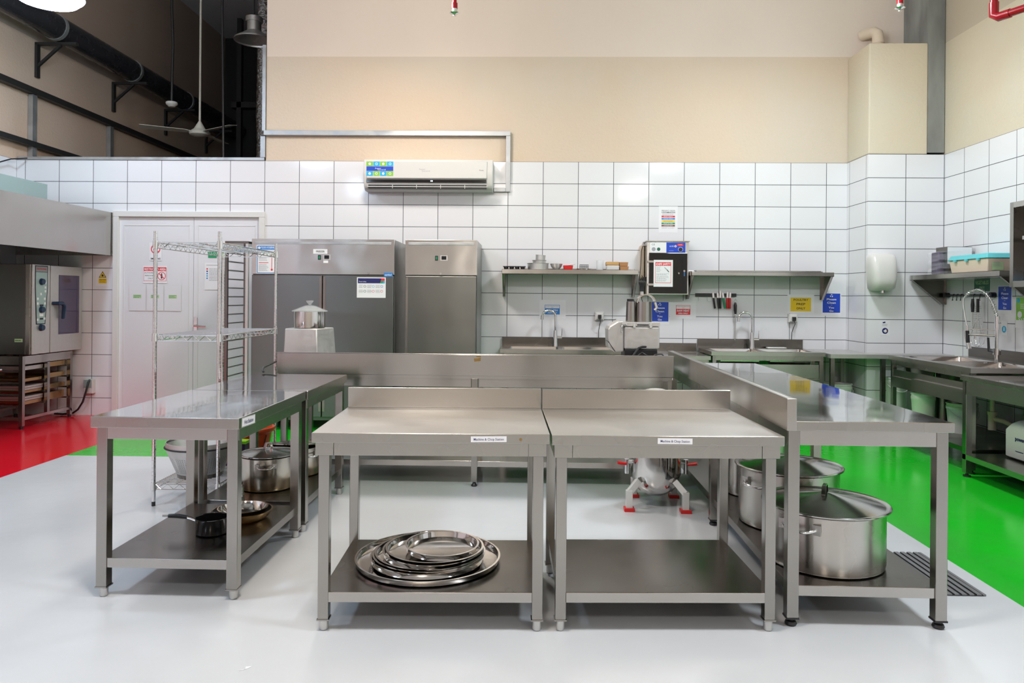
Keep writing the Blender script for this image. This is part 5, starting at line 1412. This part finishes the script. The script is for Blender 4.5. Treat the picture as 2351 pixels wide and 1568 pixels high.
round_tray('widest round steel tray, at the bottom of the pile', .335, .028, (-.462, 3.44, .1655))
round_tray('second widest round tray from the bottom of the pile', .262, .030, (-.464, 3.43, .1690), (R(-.3), 0, 0))
round_tray('third round tray from the bottom, slightly off-centre in the pile', .258, .030, (-.458, 3.435, .1775), (0, R(.4), 0))
round_tray('fourth round tray from the bottom of the pile', .254, .030, (-.452, 3.44, .1855))
round_tray('fifth round tray from the bottom, second largest visible rim', .234, .030, (-.438, 3.445, .1940), (R(.3), 0, 0))
round_tray('sixth round tray from the bottom, just below the smallest', .226, .030, (-.432, 3.45, .2020))
round_tray('smallest round tray on the very top of the pile', .170, .032, (-.398, 3.45, .2140), (R(1.0), R(.5), 0))

# ------------------------------------------------------------------ chrome wire rack
t = thing('wire_rack', 'chrome wire shelving rack standing beside the left-hand tables', 'rack', (-2.475, 4.82, 0))
rw_, rl = .43, 1.08
for x, y in ((.0, 0), (rw_, 0), (0, rl), (rw_, rl)):
    q = MB().tube([(x, y, .03), (x, y, 1.82)], .0125, 'chrome', 14)
    for i in range(0, 68): q.tube([(x, y, .10 + i * .0254), (x, y, .1025 + i * .0254)], .0131, 'alu', 10, cap=False)
    p = obj('post', q, t); obj('foot', MB().tube([(x, y, 0), (x, y, .032)], .012, 'black', 12), p)
for z in (1.745, 1.13, .145):
    q = MB()
    for zz in (z, z - .035):
        q.tube([(.012, 0, zz), (rw_ - .012, 0, zz)], .0032, 'chrome', 6); q.tube([(.012, rl, zz), (rw_ - .012, rl, zz)], .0032, 'chrome', 6)
        q.tube([(0, .012, zz), (0, rl - .012, zz)], .0032, 'chrome', 6); q.tube([(rw_, .012, zz), (rw_, rl - .012, zz)], .0032, 'chrome', 6)
    for y in (0, rl):
        n = 10; q.tube([(.012 + i * (rw_ - .024) / n, y, z - (.035 if i % 2 else 0)) for i in range(n + 1)], .0028, 'chrome', 6)
    for x in (0, rw_):
        n = 28; q.tube([(x, .012 + i * (rl - .024) / n, z - (.035 if i % 2 else 0)) for i in range(n + 1)], .0028, 'chrome', 6)
    for i in range(1, 42): q.tube([(0, i * rl / 42, z + .003), (rw_, i * rl / 42, z + .003)], .0026, 'chrome', 6)
    for x in (rw_ * .33, rw_ * .67): q.tube([(x, 0, z - .004), (x, rl, z - .004)], .003, 'chrome', 6)
    obj('wire_shelf', q, t)
    for x, y in ((.0, 0), (rw_, 0), (0, rl), (rw_, rl)): obj('collar', MB().tube([(x, y, z - .04), (x, y, z + .012)], [.019, .0165], 'chrome', 14), t)

# perforated strainer on the bottom shelf
t = thing('strainer_bin', 'large grey tapered perforated strainer on the bottom shelf of the wire rack', 'strainer', (-2.27, 5.06, .152))
q = MB().lathe([(.215, .225), (.15, .03), (.001, .03), (.001, .026), (.152, .026), (.225, .20), (.225, .205), (.222, .24), (.218, .24)], 'alu', n=48); obj('basket', q, t)
q = MB()
for j in range(72):
    if j % 6 == 0: continue
    a = 2 * PI * j / 72
    for i in range(9):
        z = .045 + i * .012; r_ = .152 + (z - .026) / .174 * .073 + .0012
        c0 = Vector((r_ * math.cos(a), r_ * math.sin(a), z)); tv = Vector((-math.sin(a), math.cos(a), 0)) * .0018; uv = Vector((math.cos(a) * .39, math.sin(a) * .39, .92)) * .0024
        q.add([c0 - tv - uv, c0 + tv - uv, c0 + tv + uv, c0 - tv + uv], [(0, 1, 2, 3)], 'ink')
obj('perforations', q, t, smooth=0, kind='stuff')
obj('rim', MB().tube([(.228 * math.cos(R(a)), .228 * math.sin(R(a)), .205) for a in range(0, 361, 10)], .006, 'black', 8), t)
obj('foot_ring', MB().lathe([(.13, 0), (.148, .0), (.152, .027), (.13, .027)], 'shelf', n=40), t)
t = thing('orange_tub', 'bright orange round plastic tub at the far end of the wire rack shelf', 'tub', (-2.155, 5.66, .152))
obj('tub', MB().lathe([(.165, .225), (.13, .006), (.001, .006), (.001, 0), (.132, 0), (.165, .19), (.17, .19), (.185, .20), (.19, .215), (.185, .228), (.165, .228)], 'orange', n=44), t)
obj('strap', MB().tube([(.155, -.07, .18), (.13, -.075, .05), (.115, -.07, .0)], .004, 'black', 6), t)
q = MB().prism([(-.09, 0), (.09, 0), (.10, .16), (-.10, .16)], -.04, .04, 'y', 'purple').box((-.106, -.046, .16), (.106, .046, .18), 'lime')
single('food_crate', q, 'narrow dark crate with a lime green rim next to the orange tub', 'crate', (-2.165, 5.375, .152), smooth=0)
